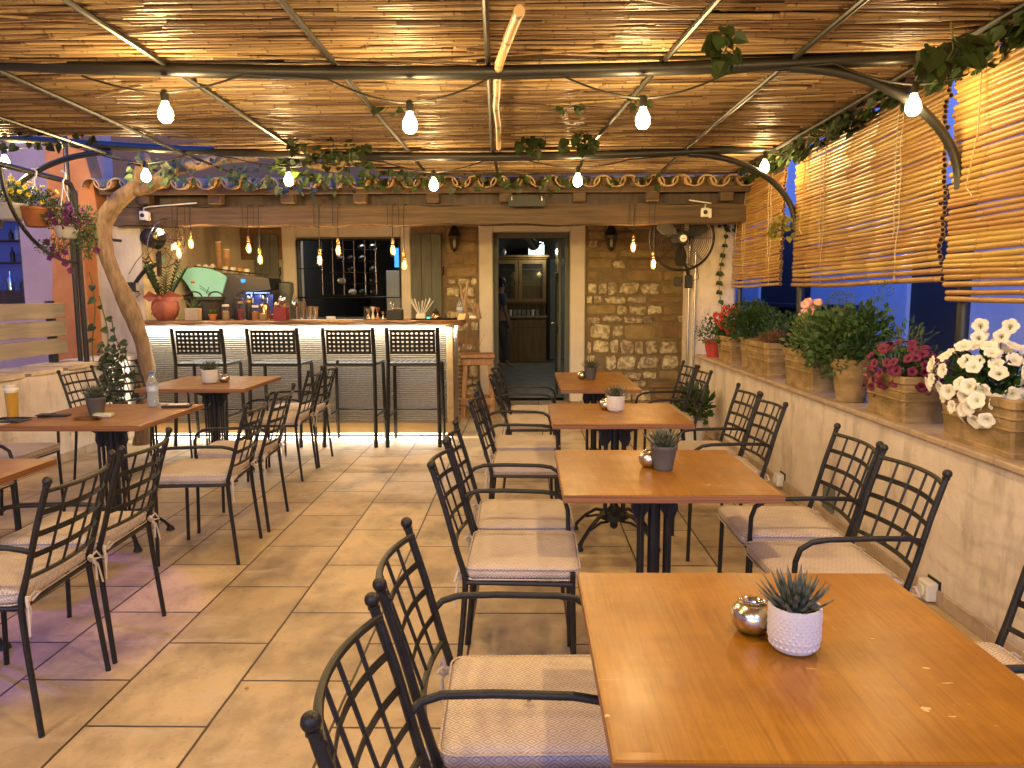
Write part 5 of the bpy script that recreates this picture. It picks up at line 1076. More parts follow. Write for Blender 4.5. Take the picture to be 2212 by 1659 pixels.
for x, y, a, lab in ((-3.06, 6.95, -1, 'leftmost black bar stool, next to the tree trunk'), (-2.355, 6.95, -1.5, 'second black bar stool from the left'), (-1.645, 6.95, -1.5, 'third black bar stool from the left'), (-1.045, 6.95, 1, 'rightmost black bar stool, at the bar corner')):
    if st is None: st = make_stool(lab, (x, y, 0), math.radians(a))
    else: copy_tree(st, (x, y, 0), math.radians(a), lab)

# ---------------------------------------------------------------- table things
def pot_plant(x, y, kind, lab, s=1.0, seed=1, rz=0):
    t = thing('potted_succulent', lab, 'plant', (x, y, .7505), rz, 'succulents in small pots on the tables')
    if kind == 'white':
        mb = MB(); prof = [(.030, 0), (.040, .003), (.046, .012), (.0495, .03), (.0505, .088), (.0495, .091), (.0455, .091), (.0445, .085), (.044, .074)]
        mb.lathe([(r*s, z*s) for r, z in prof], (0, 0, 0), 40, cap=False); mb.lathe([(.001, .0002), (.031*s, 0)], (0, 0, 0), 40, cap=False)
        for j in range(11):   # embossed star relief
            z = (.014+j*.0068)*s; r = (.0492 if j > 1 else .0468)*s; n = 26
            for i in range(n):
                a = 2*PI*(i+.5*(j % 2))/n; c = V((r*math.cos(a), r*math.sin(a), z)); nn = V((math.cos(a), math.sin(a), 0)); u = V((-math.sin(a), math.cos(a), 0)); w = V((0, 0, 1)); q = .0052*s
                vs = [c+nn*.0022*s]+[c+(u*math.cos(k*PI/3)+w*math.sin(k*PI/3))*q-nn*.0004 for k in range(6)]; mb.add(vs, [(0, 1+k, 1+(k+1) % 6) for k in range(6)])
        part('pot', mb, 'potwhite', t, smooth=True, auto=25)
    else:
        prof = [(.030, 0), (.033, .002), (.046, .078), (.0475, .08), (.0475, .088), (.043, .088), (.041, .078), (.04, .072)]
        mb = MB().lathe([(r*s, z*s) for r, z in prof], (0, 0, 0), 28, cap=False); mb.lathe([(.001, .0002), (.03*s, 0)], (0, 0, 0), 28, cap=False); part('pot', mb, 'potgrey', t, smooth=True, auto=30)
    part('soil', MB().lathe([(.001, .077*s), (.042*s, .075*s)], (0, 0, 0), 20, cap=False), 'soil', t)
    mb = MB(); succulent(mb, (0, 0, .074*s), .045*s, .1, 44, .072*s, .0125*s, .55 if s > 1.0 or kind == 'white' else .2, seed); part('rosette', mb, 'succ', t, smooth=True, auto=0)
def ashtray(x, y, lab, s=1.0):
    t = thing('ashtray', lab, 'ashtray', (x, y, .7505), 0, 'round steel ashtrays beside the succulents')
    part('bowl', MB().lathe([(.018*s, 0), (.032*s, .004), (.043*s, .018), (.046*s, .032), (.042*s, .048), (.030*s, .058)], (0, 0, 0), 28, cap=False), 'steel', t, smooth=True)
    part('lid', MB().lathe([(.0305*s, .0582), (.031*s, .062), (.024*s, .064), (.018*s, .060), (.014*s, .050), (.014*s, .03)], (0, 0, 0), 24, cap=False), 'chrome', t, smooth=True)
pot_plant(.511, 1.365, 'white', 'spiky striped succulent in the large white embossed pot on the foremost table', 0.96, 11); ashtray(.455, 1.437, 'steel ashtray behind the white pot on the foremost table', .95)
pot_plant(.535, 2.84, 'grey', 'succulent in a dark grey pot on the second table', 1.08, 12, 1); ashtray(.487, 2.885, 'steel ashtray behind the grey pot on the second table', .9)
pot_plant(.528, 4.30, 'white', 'succulent in a white dotted pot on the third table', 1.0, 13, 2); ashtray(.475, 4.36, 'steel ashtray left of the white pot on the third table', .85)
pot_plant(.526, 5.94, 'grey', 'succulent in a brown grey pot on the farthest narrow table', 1.1, 14, 3); ashtray(.460, 5.97, 'steel ashtray left of the pot on the farthest narrow table', .85)
pot_plant(-2.444, 5.73, 'white', 'succulent in a white dotted pot on the table in front of the bar', 1.18, 15, 4); ashtray(-2.355, 5.79, 'steel ashtray right of the white pot before the bar', .95)
pot_plant(-2.454, 4.20, 'grey', 'succulent in a grey pot between the beer and the water bottle', 1.15, 16, 5)
t = thing('beer_glass', 'tall glass of golden beer with white foam on a dark coaster', 'glass', (-2.776, 3.965, .7585), 0)
part('glass', MB().lathe([(.026, 0), (.029, .003), (.027, .02), (.028, .06), (.035, .19), (.0345, .19)], (0, 0, 0), 24, cap=False), 'glass', t, smooth=True)
part('beer', MB().lathe([(.022, .018), (.0265, .03), (.0325, .150)], (0, 0, 0), 24), 'beer', t, smooth=True); part('foam', MB().lathe([(.0325, .1505), (.0345, .175), (.033, .186), (.02, .190)], (0, 0, 0), 24), 'foam', t, smooth=True)
solo('coaster', MB().rbox(-2.835, -2.71, 3.91, 4.02, .7505, .756, .002), 'black', 'dark square coaster under the beer glass', 'coaster', loc=(-2.776, 3.965, .7505))
t = thing('smartphone', 'dark phone lying on the table beside the beer', 'phone', (-2.70, 4.13, .751), .15); part('body', MB().rbox(-.035, .12, -.035, .035, 0, .009, .003), 'black', t); part('case_flap', MB().rbox(-.04, .04, -.05, .028, .0095, .014, .002), 'rubber', t)
t = thing('tobacco_pouch', 'pale green and white packet beside the grey pot', 'packet', (-2.36, 4.10, .751), .1); part('packet', MB().rbox(-.05, .05, -.025, .03, .0, .022, .005), mat('packet_green', (.35, .42, .2), .5, col2=(.6, .6, .5), ns=14, lo=.48, hi=.52), t); part('print', MB().box(-.035, -.005, -.0262, -.0252, .004, .018).lathe([(.001, 0), (.008, 0)], (-.02, .0, .0225), 12, cap=False), 'whitep', t)
t = thing('snack_wrapper', 'shiny gold brown wrapper bar in front of the green packet', 'wrapper', (-2.40, 4.0, .751), -.05); part('wrapper', MB().prism([(-.07, 0), (.07, 0), (.075, .012), (.05, .018), (-.05, .018), (-.075, .010)], .03, lambda a, b, c: (a, c, b)), mat('foil', (.45, .25, .08), .25, .8, col2=(.06, .03, .03), ns=25), t)
t = thing('water_bottle', 'plastic water bottle with a blue cap standing on the beer table', 'bottle', (-2.275, 4.50, .7505)); bottle('b', t, 1.0)
t = thing('leather_wallet', 'black wallet with a white slip near the corner of the beer table', 'wallet', (-2.11, 4.48, .751), .12); part('cover', MB().rbox(-.09, .07, -.04, .04, 0, .014, .003), 'black', t); part('paper_slip', MB().rbox(-.06, .05, -.02, .046, .0145, .016, .0005), 'whitep', t)

# ================================================================== PLANTERS
def rect_loft(mb, hx, hy, lv, bev=.012):
    n = 8
    for z, o in lv:
        a, b = hx+o, hy+o
        mb.v += [(a, -b+bev, z), (a, b-bev, z), (a-bev, b, z), (-a+bev, b, z), (-a, b-bev, z), (-a, -b+bev, z), (-a+bev, -b, z), (a-bev, -b, z)]; mb.t += [0]*8
    L = len(lv); mb.f += [(i*n+k, i*n+(k+1) % n, (i+1)*n+(k+1) % n, (i+1)*n+k) for i in range(L-1) for k in range(n)]; mb.f.append(tuple(range(n))[::-1]); mb.mi += [0]*((L-1)*n+1); return mb
PROF = [(0, -.012), (.02, -.012), (.025, -.016), (.11, -.010), (.118, -.004), (.125, -.009), (.16, -.006), (.167, .0), (.175, -.006), (.205, -.004), (.212, .008), (.245, .010), (.25, .002), (.25, -.012), (.22, -.016)]
def planter(x, y, hx, hy, h, lab, rz=0.0, name='planter_box'):
    t = thing(name, lab, 'planter', (x, y, .7705), rz, 'terracotta planters on the parapet ledge'); k = h/.25
    part('trough', rect_loft(MB(), hx, hy, [(z*k, o) for z, o in PROF]), 'planter', t, smooth=True, auto=35); part('soil', MB().box(-hx+.02, hx-.02, -hy+.02, hy-.02, h*.80, h*.86), 'soil', t); return t
def roundpot(x, y, r, h, lab, m='planter', z=.7705):
    t = thing('round_pot', lab, 'pot', (x, y, z), 0, 'terracotta planters on the parapet ledge'); part('pot', MB().lathe([(r*.66, 0), (r*.70, .004), (r*.93, h*.78), (r*1.02, h*.785), (r*1.04, h), (r*.95, h), (r*.9, h*.85)], (0, 0, 0), 28, cap=False), m, t, smooth=True, auto=35); part('soil', MB().lathe([(.001, h*.86), (r*.92, h*.85)], (0, 0, 0), 20, cap=False), 'soil', t); return t
def bush(t, c, rad, n, L, w, m, seed, name='foliage', up=.5, stems=8, base=None):
    R.seed(seed); mb = MB(); c = V(c); rad = V(rad)
    for i in range(n):
        d = rv(); r = (R.random()**.45); p = c+V((d.x*rad.x, d.y*rad.y, d.z*rad.z))*r*(1+.18*math.sin(d.x*7+seed)*math.cos(d.y*6+d.z*5))
        dd = (V((d.x, d.y, d.z*.6+up))+rv()*.6).normalized(); mb.leaf(p, dd, rv(), L*U(.7, 1.3), w*U(.7, 1.3))
    part(name, mb, m, t)
    sb = MB(); b = V(base) if base else c-V((0, 0, rad.z))
    for i in range(stems): e = c+V((U(-.7, .7)*rad.x, U(-.7, .7)*rad.y, U(.1, .8)*rad.z)); s0 = b+V((U(-.3, .3)*rad.x, U(-.3, .3)*rad.y, 0)); sb.tube([s0, s0.lerp(e, .5)+V((0, 0, .01)), e], [.004, .003, .002], 5)
    part('stems', sb, 'stem', t)
def plant(name, lab, x, y, z, cat='plant'): return thing(name, lab, cat, (x, y, z))
def flowers(t, c, rad, n, r, m, seed, bias=(-.6, -.5, .5), name='flowers', depth=.5):
    """each bloom a mesh of its own"""
    R.seed(seed); c = V(c); rad = V(rad); ps = []; k = 0
    while len(ps) < n and k < 4000:
        k += 1; d = rv()
        if d.dot(V(bias).normalized()) < -.25: continue
        p = c+V((d.x*rad.x, d.y*rad.y, d.z*rad.z))*U(.85, 1.08)
        if any((p-q).length < r*1.15 for q in ps): continue
        ps.append(p); nn = (d+V(bias)*.5+rv()*.35).normalized(); mb = MB(); mb.flower(p, nn, r*U(.85, 1.15), depth=depth); part(name, mb, m, t)
    return ps
# 1 farthest
planter(2.03, 7.26, .11, .24, .25, 'farthest square terracotta planter, under the red geranium')
t = plant('red_geranium', 'bright red flowering geranium at the pillar end of the ledge', 2.0, 7.40, .98); bush(t, (0, 0, .06), (.12, .14, .12), 160, .05, .04, 'leafb', 51, base=(0, 0, 0))
mb = MB(); R.seed(52)
for (hx_, hy_, hz_, hr_) in ((-.05, -.14, .27, .065), (-.08, -.16, .17, .06), (.03, -.12, .20, .06), (-.10, -.02, .23, .055), (.06, -.06, .29, .05), (-.02, -.18, .11, .05)):
    for i in range(34):
        d = rv(); p = V((hx_, hy_, hz_))+d*hr_*U(.7, 1.1); mb.flower(p, (d+V((-.3, -.5, .2))+rv()*.4).normalized(), U(.014, .021), depth=.3)
part('flower_heads', mb, 'fred', t)
t = thing('red_flower_pot', 'small red pot with straggly green plant at the base of the pillar', 'plant', (1.98, 7.85, .7705)); part('pot', MB().lathe([(.07, 0), (.10, .16), (.105, .18), (.09, .18)], (0, 0, 0), 20), mat('red_pot', (.45, .05, .04), .6), t, smooth=True)
bush(t, (-.02, -.05, .26), (.18, .22, .17), 420, .03, .017, 'leafs', 53, base=(0, 0, .17))
# 2 basil in round pot
roundpot(2.04, 6.72, .115, .27, 'round terracotta pot under the dense dark basil bush')
t = plant('basil_bush', 'dense rounded dark green basil bush near the far blind', 2.05, 6.75, 1.02); bush(t, (-.02, 0, .15), (.24, .26, .19), 2600, .028, .016, 'leafb', 54, base=(0, 0, -.02)); bush(t, (.17, -.28, .12), (.16, .16, .13), 900, .028, .016, 'leafb', 55, base=(.05, -.1, -.02))
# 3 wide planter with reddish succulent
planter(2.03, 6.12, .145, .29, .27, 'third terracotta planter with pale ridged rim, low reddish plants inside')
t = plant('reddish_sedum', 'low reddish brown sedum in the third planter', 2.03, 6.05, 1.0); bush(t, (0, 0, .05), (.13, .24, .075), 700, .022, .012, 'leafr', 56, base=(0, 0, -.02)); bush(t, (.02, .02, .12), (.10, .12, .09), 90, .05, .01, 'leafs', 57, base=(0, 0, 0))
# 4 begonia planter
planter(2.02, 5.22, .13, .26, .27, 'fourth terracotta planter with salmon pink begonia')
t = plant('pink_begonia', 'tall begonia with salmon pink blooms in the fourth planter', 2.0, 5.36, 1.02); bush(t, (-.01, .02, .08), (.12, .16, .13), 300, .045, .032, 'leafd', 58, base=(0, 0, -.02))
R.seed(59)
for i in range(26):
    q = i/25; p = V((-.03+.07*q+U(-.045, .045), .10-.12*q+U(-.05, .05), .06+.29*q+U(-.03, .03))); mb = MB()
    for j in range(3): mb.flower(p+rv()*.009, (V((-.5, -1, .3))+rv()*.7).normalized(), .030, depth=.15, lobes=4)
    part('bloom', mb, 'fpink', t)
t = plant('pale_green_herb', 'pale green feathery herb between the begonia and the sage', 2.0, 5.08, 1.02); bush(t, (-.05, .02, .12), (.13, .20, .17), 1100, .026, .010, mat('pale_leaf', (.12, .19, .05), .6, isl=.4), 60, base=(0, 0, -.02))
for i in range(9):
    pass
# 5 round pot w/ sage/oregano
roundpot(1.985, 4.55, .118, .262, 'round tapered terracotta pot between two square planters')
t = plant('sage_bush', 'broad leaved green sage bush spilling over the round pot', 1.99, 4.66, 1.02); bush(t, (-.04, .05, .10), (.20, .34, .20), 1300, .046, .034, 'leafs', 61, base=(0, 0, -.02)); bush(t, (.05, -.18, .17), (.13, .14, .19), 420, .045, .024, 'leafb', 62, base=(.0, -.05, -.02))
mb = MB(); R.seed(63)
for (cx, cy, cz) in ((.02, .2, .36), (-.02, .0, .36), (.08, -.28, .42), (.06, .35, .34)):
    for i in range(70): d = rv(); mb.leaf(V((cx, cy, cz))+d*.05, (d+V((0, 0, .6))).normalized(), rv(), .014, .007)
    mb.tube([(cx*.5, cy*.8, .1), (cx, cy, cz)], .003, 5)
part('seed_heads', mb, 'leafs', t)
# 6 magenta petunias
planter(2.04, 3.965, .145, .215, .235, 'fifth terracotta planter, pale and plain, under magenta petunias')
t = plant('magenta_petunia', 'magenta petunias trailing over the fifth planter', 2.02, 3.99, .98); bush(t, (0, 0, .06), (.17, .26, .10), 500, .035, .02, 'leafs', 64, base=(0, 0, -.02)); flowers(t, (-.01, -.02, .05), (.17, .27, .14), 80, .027, 'fmag', 65, (-.6, -.4, .5), 'bloom'); flowers(t, (-.09, .14, -.06), (.05, .10, .07), 7, .028, 'fmag', 66, (-1, -.3, 0), 'bloom')
t = plant('twiggy_shrub', 'thin twiggy grey green shrub behind the magenta petunias', 2.16, 4.25, .98); bush(t, (0, 0, .16), (.10, .22, .14), 220, .035, .008, 'leafs', 67, base=(0, 0, -.02), stems=14)
# 7 white petunias
planter(2.055, 3.17, .155, .26, .235, 'nearest large terracotta planter with banded rim under white petunias')
t = plant('white_petunia', 'large mass of white petunias over the nearest planter', 2.03, 3.24, .98); bush(t, (0, .02, .06), (.17, .26, .12), 700, .04, .022, 'leafb', 68, base=(0, 0, -.02))
flowers(t, (-.02, .04, .07), (.18, .29, .165), 72, .037, 'fwhite', 69, (-.6, -.55, .5), 'bloom'); flowers(t, (-.12, -.10, -.04), (.07, .17, .07), 10, .036, 'fwhite', 70, (-1, -.6, 0), 'bloom')
for i, (p, q) in enumerate([((-.02, .10, .30), .036), ((.06, .02, .30), .036), ((.0, -.02, .26), .034), ((.10, -.10, .24), .034), ((-.06, .04, .25), .034), ((.12, -.32, .26), .034), ((.04, .18, .25), .03)]):
    mb = MB(); mb.flower(p, V((-.6, -.9, .35)), q, depth=.8); part('bloom', mb, 'fwhite', t); part('stalk', MB().tube([p, (p[0]*.5, p[1]*.7, .1)], .003, 5), 'stem', t)
t = plant('green_herb', 'bright green herb at the right picture edge beside the white petunias', 2.02, 2.70, .98); bush(t, (.0, .0, .06), (.13, .15, .20), 600, .045, .02, 'leafb', 71, base=(0, 0, -.02)); planter(2.06, 2.62, .15, .22, .235, 'terracotta planter cut off by the right picture edge')
# floor pot
t = thing('white_floor_pot', 'white pot with a leafy green plant on the floor by the parapet', 'plant', (1.66, 7.25, 0)); part('pot', MB().lathe([(.09, 0), (.095, .003), (.115, .20), (.12, .21), (.105, .21)], (0, 0, 0), 22), 'whitep', t, smooth=True); bush(t, (0, -.02, .36), (.15, .16, .17), 240, .075, .05, 'leafb', 72, base=(0, 0, .2))

# ================================================================== TREE, VINES
tr = thing('vine_tree', 'thick twisting vine trunk at the left end of the bar', 'tree', (-3.70, 7.1, 0))
P = [(-3.72, 7.1, -.02), (-3.70, 7.1, .10), (-3.685, 7.1, .30), (-3.66, 7.1, .55), (-3.63, 7.1, .75), (-3.66, 7.1, .98), (-3.72, 7.1, 1.20), (-3.80, 7.1, 1.42), (-3.89, 7.1, 1.62), (-3.945, 7.1, 1.80), (-3.965, 7.1, 1.96), (-3.955, 7.1, 2.10), (-3.90, 7.1, 2.22), (-3.80, 7.1, 2.32), (-3.67, 7.09, 2.41), (-3.57, 7.06, 2.50), (-3.50, 7.0, 2.62), (-3.44, 6.9, 2.72)]
rs = [.098, .085, .078, .078, .080, .082, .085, .086, .084, .080, .078, .080, .084, .086, .082, .076, .068, .06]
mb = MB(); n = len(P); pts = []; rr = []
for i in range(n-1):
    for j in range(3): q = j/3; pts.append(V(P[i]).lerp(V(P[i+1]), q)); rr.append(.90*(rs[i]*(1-q)+rs[i+1]*q)*(1+.06*math.sin(i*2.1+j*1.3)))
mb.tube(pts, rr, 18); 
R.seed(77); mb.v = [tuple(V(v)+V((math.sin(v[2]*9+v[1]*31)*.007, math.sin(v[2]*7+v[0]*23)*.006, 0))) for v in mb.v]
tk = part('trunk', mb, 'bark', tr, world=True, smooth=True, auto=80)
lm = MB(); lm.tube([(-3.62, 7.08, 2.40), (-3.48, 7.05, 2.43), (-3.36, 7.02, 2.50), (-3.20, 7.0, 2.585), (-3.0, 6.98, 2.62), (-2.72, 6.95, 2.66), (-2.4, 6.9, 2.665)], [.05, .056, .064, .062, .052, .045, .035], 14)
lm.v = [tuple(V(v)+V((0, 0, math.sin(v[0]*13)*.008))) for v in lm.v]; part('limb', lm, 'bark', tr, world=True, smooth=True, auto=80)
part('limb', MB().tube([(-1.95, 6.9, 2.60), (-1.78, 6.92, 2.57), (-1.68, 6.92, 2.56), (-1.62, 6.93, 2.64), (-1.5, 6.9, 2.72)], [.03, .034, .036, .034, .03], 12), 'bark', tr, world=True, smooth=True)
part('limb', MB().tube([(-1.84, 6.3, 2.62), (-1.70, 6.35, 2.60), (-1.6, 6.5, 2.66)], [.035, .035, .03], 12), 'bark', tr, world=True, smooth=True)
R.seed(80); mb = MB()
def vineclump(mb, c, rad, n, L=.062, hang=.5):
    for i in range(n):
        d = rv(); p = V(c)+V((d.x*rad[0], d.y*rad[1], d.z*rad[2])); dd = (V((d.x*.7, d.y*.7-.3, -hang))+rv()*.5).normalized(); mb.heart(p, dd, (V((0, -1, .3))+rv()*.6).normalized(), L*U(.6, 1.25))
for c, rad, n in (((-2.9, 6.9, 2.55), (.35, .2, .10), 40), ((-3.3, 6.7, 2.52), (.18, .15, .10), 34), ((-2.3, 6.95, 2.50), (.35, .25, .10), 70), ((-1.75, 6.7, 2.56), (.40, .3, .12), 150), ((-1.55, 6.1, 2.60), (.30, .25, .07), 70), ((-1.2, 7.2, 2.50), (.35, .2, .08), 40), ((-.45, 7.3, 2.50), (.5, .2, .07), 30), ((.15, 7.3, 2.48), (.35, .15, .07), 30), ((-2.0, 7.3, 2.47), (.5, .2, .07), 36), ((1.0, 7.4, 2.50), (.5, .15, .06), 12), ((-3.7, 5.75, 2.60), (.45, .12, .05), 36)):
    vineclump(mb, c, rad, n)
part('crown', mb, 'leaf', tr, world=True)
vr = thing('ivy_vine', 'leafy ivy climbing up along the left of the twisting trunk', 'vine', (-3.95, 7.0, .1)); R.seed(81); mb = MB(); sb = MB()
for k in range(4):
    x0 = -4.05+k*.09; pts = [(x0+.03*math.sin(j*.8+k)+.10*(1-j/12)*(k > 1), 6.98+.02*k, .15+j*(1.5-.22*k)/12) for j in range(13)]; sb.tube(pts, .006, 5)
    for p in pts[2:]:
        if R.random() < .75: mb.heart(p, (V((U(-1, 1), -.4, U(-.9, .2)))), (V((0, -1, .2))+rv()*.4), U(.045, .085))
for i in range(330): z = U(.12, .98)**1.0; mb.heart((-3.90+U(-.15, .11)*(1.2-z*.5)+.02, 6.97+U(-.08, .05), z), V((U(-1, 1), -.5, U(-.8, .2))), (V((0, -1, .2))+rv()*.5), U(.03, .06))
part('leaves', mb, 'leaf', vr, world=True); part('stems', sb, 'stem', vr, world=True)
def clump(lab, c, rad, n, L, seed, m='leaf', cat='vine', stem=None, name='hanging_leaves'):
    t = thing(name, lab, cat, c); R.seed(seed); mb = MB(); vineclump(mb, (0, 0, 0), rad, n, L, .8); part('leaves', mb, m, t); sb = MB(); sb.tube(stem or [(0, .02, rad[2]+.10), (.01, 0, 0), (-.02, 0, -rad[2]*.8)], .004, 5); part('stem', sb, 'stem', t); return t
clump('cluster of vine leaves hanging from the nearer cross beam, right of centre', (.90, 3.50, 2.53), (.055, .05, .085), 26, .075, 82)
clump('bright green vine leaves hanging above the nearest blind', (1.92, 3.55, 2.51), (.10, .08, .06), 22, .10, 83)
clump('few vine leaves poking through the reeds left of centre', (-.88, 4.95, 2.61), (.07, .06, .03), 6, .05, 84); clump('few dark vine leaves through the reeds in the middle', (.28, 4.9, 2.60), (.07, .06, .03), 6, .05, 85)
clump('small vine leaves through the reeds right of centre', (.70, 4.75, 2.60), (.06, .06, .04), 6, .05, 86); clump('vine leaves hanging beside the far cross beam in the centre', (.42, 5.8, 2.56), (.12, .1, .06), 26, .075, 87)
clump('vine leaves under the reed edge at the centre of the roof', (.05, 6.0, 2.58), (.10, .1, .05), 20, .075, 88); clump('yellowish leaves on the post between middle and far blinds', (2.17, 6.42, 1.97), (.10, .09, .10), 40, .055, 89, mat('yellow_leaf', (.30, .28, .04), .6, isl=.4))
def sidevine(lab, y0, y1, n, seed):
    t = thing('side_vine', lab, 'vine', (2.2, (y0+y1)/2, 2.55)); R.seed(seed); mb = MB(); sb = MB()
    for i in range(int(n*1.5)): y = U(y0, y1); mb.heart((2.22+U(-.14, .05), y, 2.585+U(-.06, .05)), (V((-.3, U(-1, 1), -.6))), (V((-1, -.3, .2))+rv()*.5), U(.04, .085))
    for k in range(5):
        a = U(y0, (y0+y1)/2); pts = [(2.15+.04*math.sin(j+k), a+j*.12, 2.575+.025*math.sin(j*1.7+k)) for j in range(8)]; sb.tube(pts, .006, 5)
    part('leaves', mb, 'leaf', t, world=True); part('twigs', sb, 'drift', t, world=True)
sidevine('dark vine foliage along the top of the nearest blind', 2.6, 4.3, 150, 91); sidevine('vine foliage and twigs along the top of the middle blind', 4.4, 6.4, 130, 92); sidevine('vine foliage above the far blind', 6.5, 8.2, 120, 93)
t = thing('corner_ivy', 'ivy strand with small leaves hanging down the pillar face', 'vine', (2.1, 8.2, 1.5)); R.seed(94); mb = MB(); pts = [(2.14+.03*math.sin(j*.6), 8.22, 2.35-j*.10) for j in range(15)]
for p in pts:
    for k in range(3): mb.heart(p, V((U(-1, 1), -.3, -.5)), V((0, -1, .3)), U(.035, .06))
for i in range(80): mb.heart((2.16+U(-.08, .10), 8.15+U(-.1, .05), U(2.1, 2.5)), V((U(-1, 1), -.3, -.5)), V((0, -1, .3))+rv()*.4, U(.035, .06))
part('leaves', mb, 'leaf', t, world=True); part('stem', MB().tube(pts, .005, 5), 'stem', t, world=True)

# hanging baskets at left
def basket(x, y, z, r, h, m, lab, yh):
    t = thing('hanging_basket', lab, 'hanging pot', (x, y, z), 0, 'hanging flower pots at the left'); part('pot', MB().lathe([(r*.62, 0), (r*.7, .004), (r*.97, h*.85), (r*1.04, h*.87), (r*1.04, h), (r*.92, h)], (0, 0, 0), 24), m, t, smooth=True)
    mb = MB(); H = yh-z
    for k in range(3): a = k*2.1+.5; mb.tube([(r*math.cos(a), r*math.sin(a), h), (0, 0, H-.09)], .0035, 5)
    part('hanger', mb, 'whitep', t); part('hook', MB().tube([(0, 0, H-.11), (0, 0, H-.05), (.02, 0, H-.02), (.025, 0, H+.015), (.0, 0, H+.035), (-.02, 0, H+.02)], .008, 7), 'whitep', t, smooth=True); return t
t = basket(-4.25, 6.25, 2.055, .135, .13, 'whitep', 'white hanging pot with yellow flowers at the left edge', 2.44); bush(t, (0, 0, .20), (.20, .18, .10), 700, .028, .012, 'leafs', 101, base=(0, 0, .12)); flowers(t, (0, 0, .24), (.20, .17, .10), 26, .022, 'fyel', 102, (.1, -.9, .5), 'bloom')
t = basket(-4.07, 6.30, 2.0, .12, .16, 'terra', 'terracotta hanging pot between the two white ones', 2.44); bush(t, (0, 0, .22), (.19, .16, .09), 650, .028, .012, 'leafs', 103, base=(0, 0, .15)); flowers(t, (.05, 0, .26), (.13, .13, .08), 6, .022, 'fyel', 104, (.1, -.9, .5), 'bloom')
t = basket(-3.86, 6.35, 1.91, .10, .11, 'whitep', 'small white hanging pot with trailing purple petunias', 2.43); bush(t, (.02, 0, .18), (.22, .16, .12), 800, .028, .013, 'leafs', 105, base=(0, 0, .1)); bush(t, (.17, 0, .03), (.07, .08, .20), 420, .03, .013, 'leafs', 106, 'trailing_foliage', -.5, 5); bush(t, (-.10, 0, -.06), (.20, .07, .08), 180, .026, .012, 'leafs', 107, 'trailing_foliage', -.5, 5); flowers(t, (.0, 0, .18), (.2, .15, .12), 22, .030, 'fpurp', 108, (0, -1, .2), 'bloom')
R.seed(109)
for i, (a, b, c_) in enumerate(((-.10, -.05, -.09), (-.16, -.02, -.03), (-.06, -.05, -.15), (.02, -.08, -.12), (.05, -.06, -.27), (.26, -.02, -.10), (-.14, -.03, -.16), (.0, -.05, -.21))): mb = MB(); mb.flower((a, b, c_), V((0, -1, -.1))+rv()*.4, .030); part('bloom', mb, 'fpurp', t); part('stalk', MB().tube([(a, b+.01, c_), (a*.6, b, c_*.3+.05)], .003, 5), 'stem', t)

# ================================================================== FANS
def wall_fan(loc, yawdeg, tilt, Rr, lab, arm):
    t = thing('wall_fan', lab, 'fan', loc, 0, 'black wall fans'); Mx = Matrix.Rotation(math.radians(yawdeg), 4, 'Z') @ Matrix.Rotation(math.radians(tilt), 4, 'X')
    def X(mb): mb.v = [tuple(Mx @ V(v)) for v in mb.v]; return mb   # local: cage axis -y (front)
    mb = MB()
    for s in (-1, 1):
        for q in range(1, 15): r = Rr*(q/15)**.9; y = s*(.045+.045*(1-(r/Rr)**2)); mb.tube([(r*math.cos(a*PI/16), y, r*math.sin(a*PI/16)) for a in range(33)], .0017, 4, cap=False)
        for k in range(8): a = k*PI/4; mb.tube([(r*math.cos(a), s*(.045+.045*(1-(r/Rr)**2)), r*math.sin(a)) for r in (.05, Rr*.4, Rr*.7, Rr)], .003, 4)
    part('cage', X(mb), 'iron', t)
    mb = MB(); mb.tube([(Rr*math.cos(a*PI/20), 0, Rr*math.sin(a*PI/20)) for a in range(41)], .014 if arm == 'R' else .006, 6, cap=False); part('rim', X(mb), 'iron' if arm == 'R' else 'chrome', t, smooth=True)
    mb = MB()
    for k in range(3):
        a0 = k*2*PI/3+.5; vs = []
        for j in range(7):
            r = .05+(Rr*.86-.05)*j/6; w = .35+.25*math.sin(PI*j/6)
            for m in range(4): a = a0+(m/3-.5)*w*(1.6-.6*j/6); vs.append((r*math.cos(a), (m/3-.5)*.05, r*math.sin(a)))
        mb.add(vs, [(j*4+m, j*4+m+1, (j+1)*4+m+1, (j+1)*4+m) for j in range(6) for m in range(3)])
    part('blades', X(mb), 'steel' if arm == 'L' else 'black', t, smooth=True, auto=80)
    part('hub', X(MB().lathe([(.045, .085), (.055, .09), (.055, .10), (.01, .104)], (0, 0, 0), 18, 0, Matrix.Rotation(PI/2, 4, 'X'))), 'black', t, smooth=True)
    part('badge', X(MB().lathe([(.001, .1055), (.036, .1055), (.036, .109), (.001, .110)], (0, 0, 0), 18, 0, Matrix.Rotation(PI/2, 4, 'X')).box(-.018, .018, -.1115, -.1105, -.004, .002, 1)), ['whitep', 'red'], t)
    part('motor', X(MB().lathe([(.06, -.09), (.095, -.10), (.10, -.20), (.085, -.27), (.03, -.28)], (0, 0, 0), 20, 0, Matrix.Rotation(PI/2, 4, 'X'))), 'black', t, smooth=True)
    return t, Mx
t, Mx = wall_fan((1.66, 8.05, 2.01), -2, 4, .335, 'large black wall fan with a pale hub badge in front of the pillar', 'R')
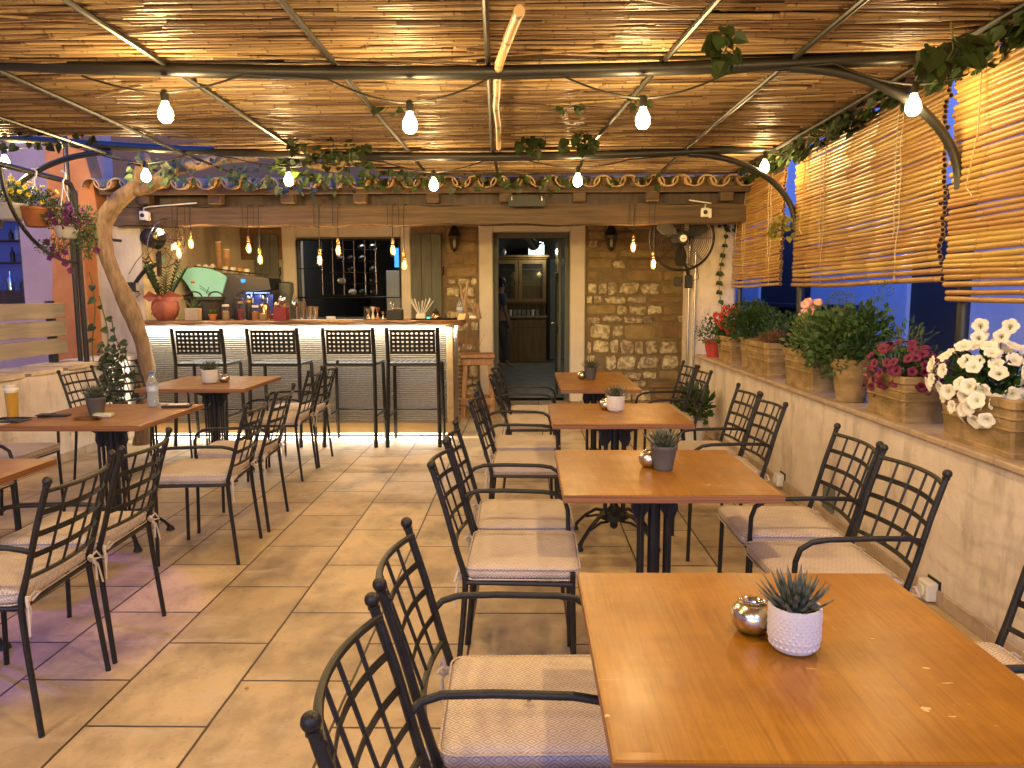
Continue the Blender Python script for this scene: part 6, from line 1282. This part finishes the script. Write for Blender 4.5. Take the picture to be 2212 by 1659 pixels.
part('arm', MB().tube([(.03, .20, -.05), (.05, .18, -.22), (.10, .20, -.30), (.14, .24, -.42)], .018, 8), 'black', t, smooth=True); part('wall_plate', MB().rbox(.09, .17, .20, .245, -.52, -.38, .008), 'black', t)
part('power_box', MB().rbox(-.03, .04, .14, .20, -.50, -.40, .006), 'black', t); part('cable', MB().tube([(.06, .18, -.25), (.20, .12, -.3), (.22, .13, -.42), (.10, .16, -.46)], .004, 5), 'rubber', t)
t, Mx = wall_fan((-3.70, 7.80, 1.97), 74, 16, .26, 'chrome bladed wall fan seen edge on beside the trunk, tilted down', 'L')
part('yoke', MB().tube([(-.10, .03, -.08), (-.10, .02, -.30)], .022, 8), 'black', t); part('bracket', MB().rbox(-.12, -.08, -.01, .03, -.34, -.10, .006), 'black', t)
part('arm', MB().tube(arc(10, lambda q: (-.12-.30*q, .02, -.22-.02*q-.26*q*q)), .022, 8), 'black', t, smooth=True); part('power_box', MB().rbox(-.43, -.34, -.03, .05, -.50, -.40, .008), 'black', t)
part('socket_face', MB().rbox(-.345, -.335, -.02, .04, -.49, -.41, .003), 'whitep', t); part('cable', MB().tube([(-.25, .0, -.10), (-.34, .0, -.2), (-.42, 0, -.32)], .004, 5).tube([(-.35, 0, -.47), (-.31, 0, -.53), (-.36, 0, -.56)], .004, 5), 'rubber', t)
def wsock(x, y, z, lab, flip=1):
    t = thing('beam_socket', lab, 'socket', (x, y, z), 0, 'white sockets screwed to the beam'); part('box', MB().rbox(-.04, .04, -.03, .03, 0, .09, .008), 'whitep', t); part('cover', MB().rbox(.035, .06, -.035, .02, -.01, .08, .004), 'whitep', t); part('outlet', MB().lathe([(.001, 0), (.022, 0), (.022, .004)], (-.003, -.031, .045), 14, 0, Matrix.Rotation(PI/2, 4, 'X')), 'black', t)
    part('conduit', MB().tube([(0, 0, .09), (.0, 0, .12), (.06, 0, .135), (flip*.55, .0, .17)], .007, 6), 'whitep', t, smooth=True)
wsock(-3.90, 7.76, 2.20, 'white socket on the beam above the left fan'); wsock(1.83, 7.76, 2.20, 'white socket on the beam above the right fan', -.3)
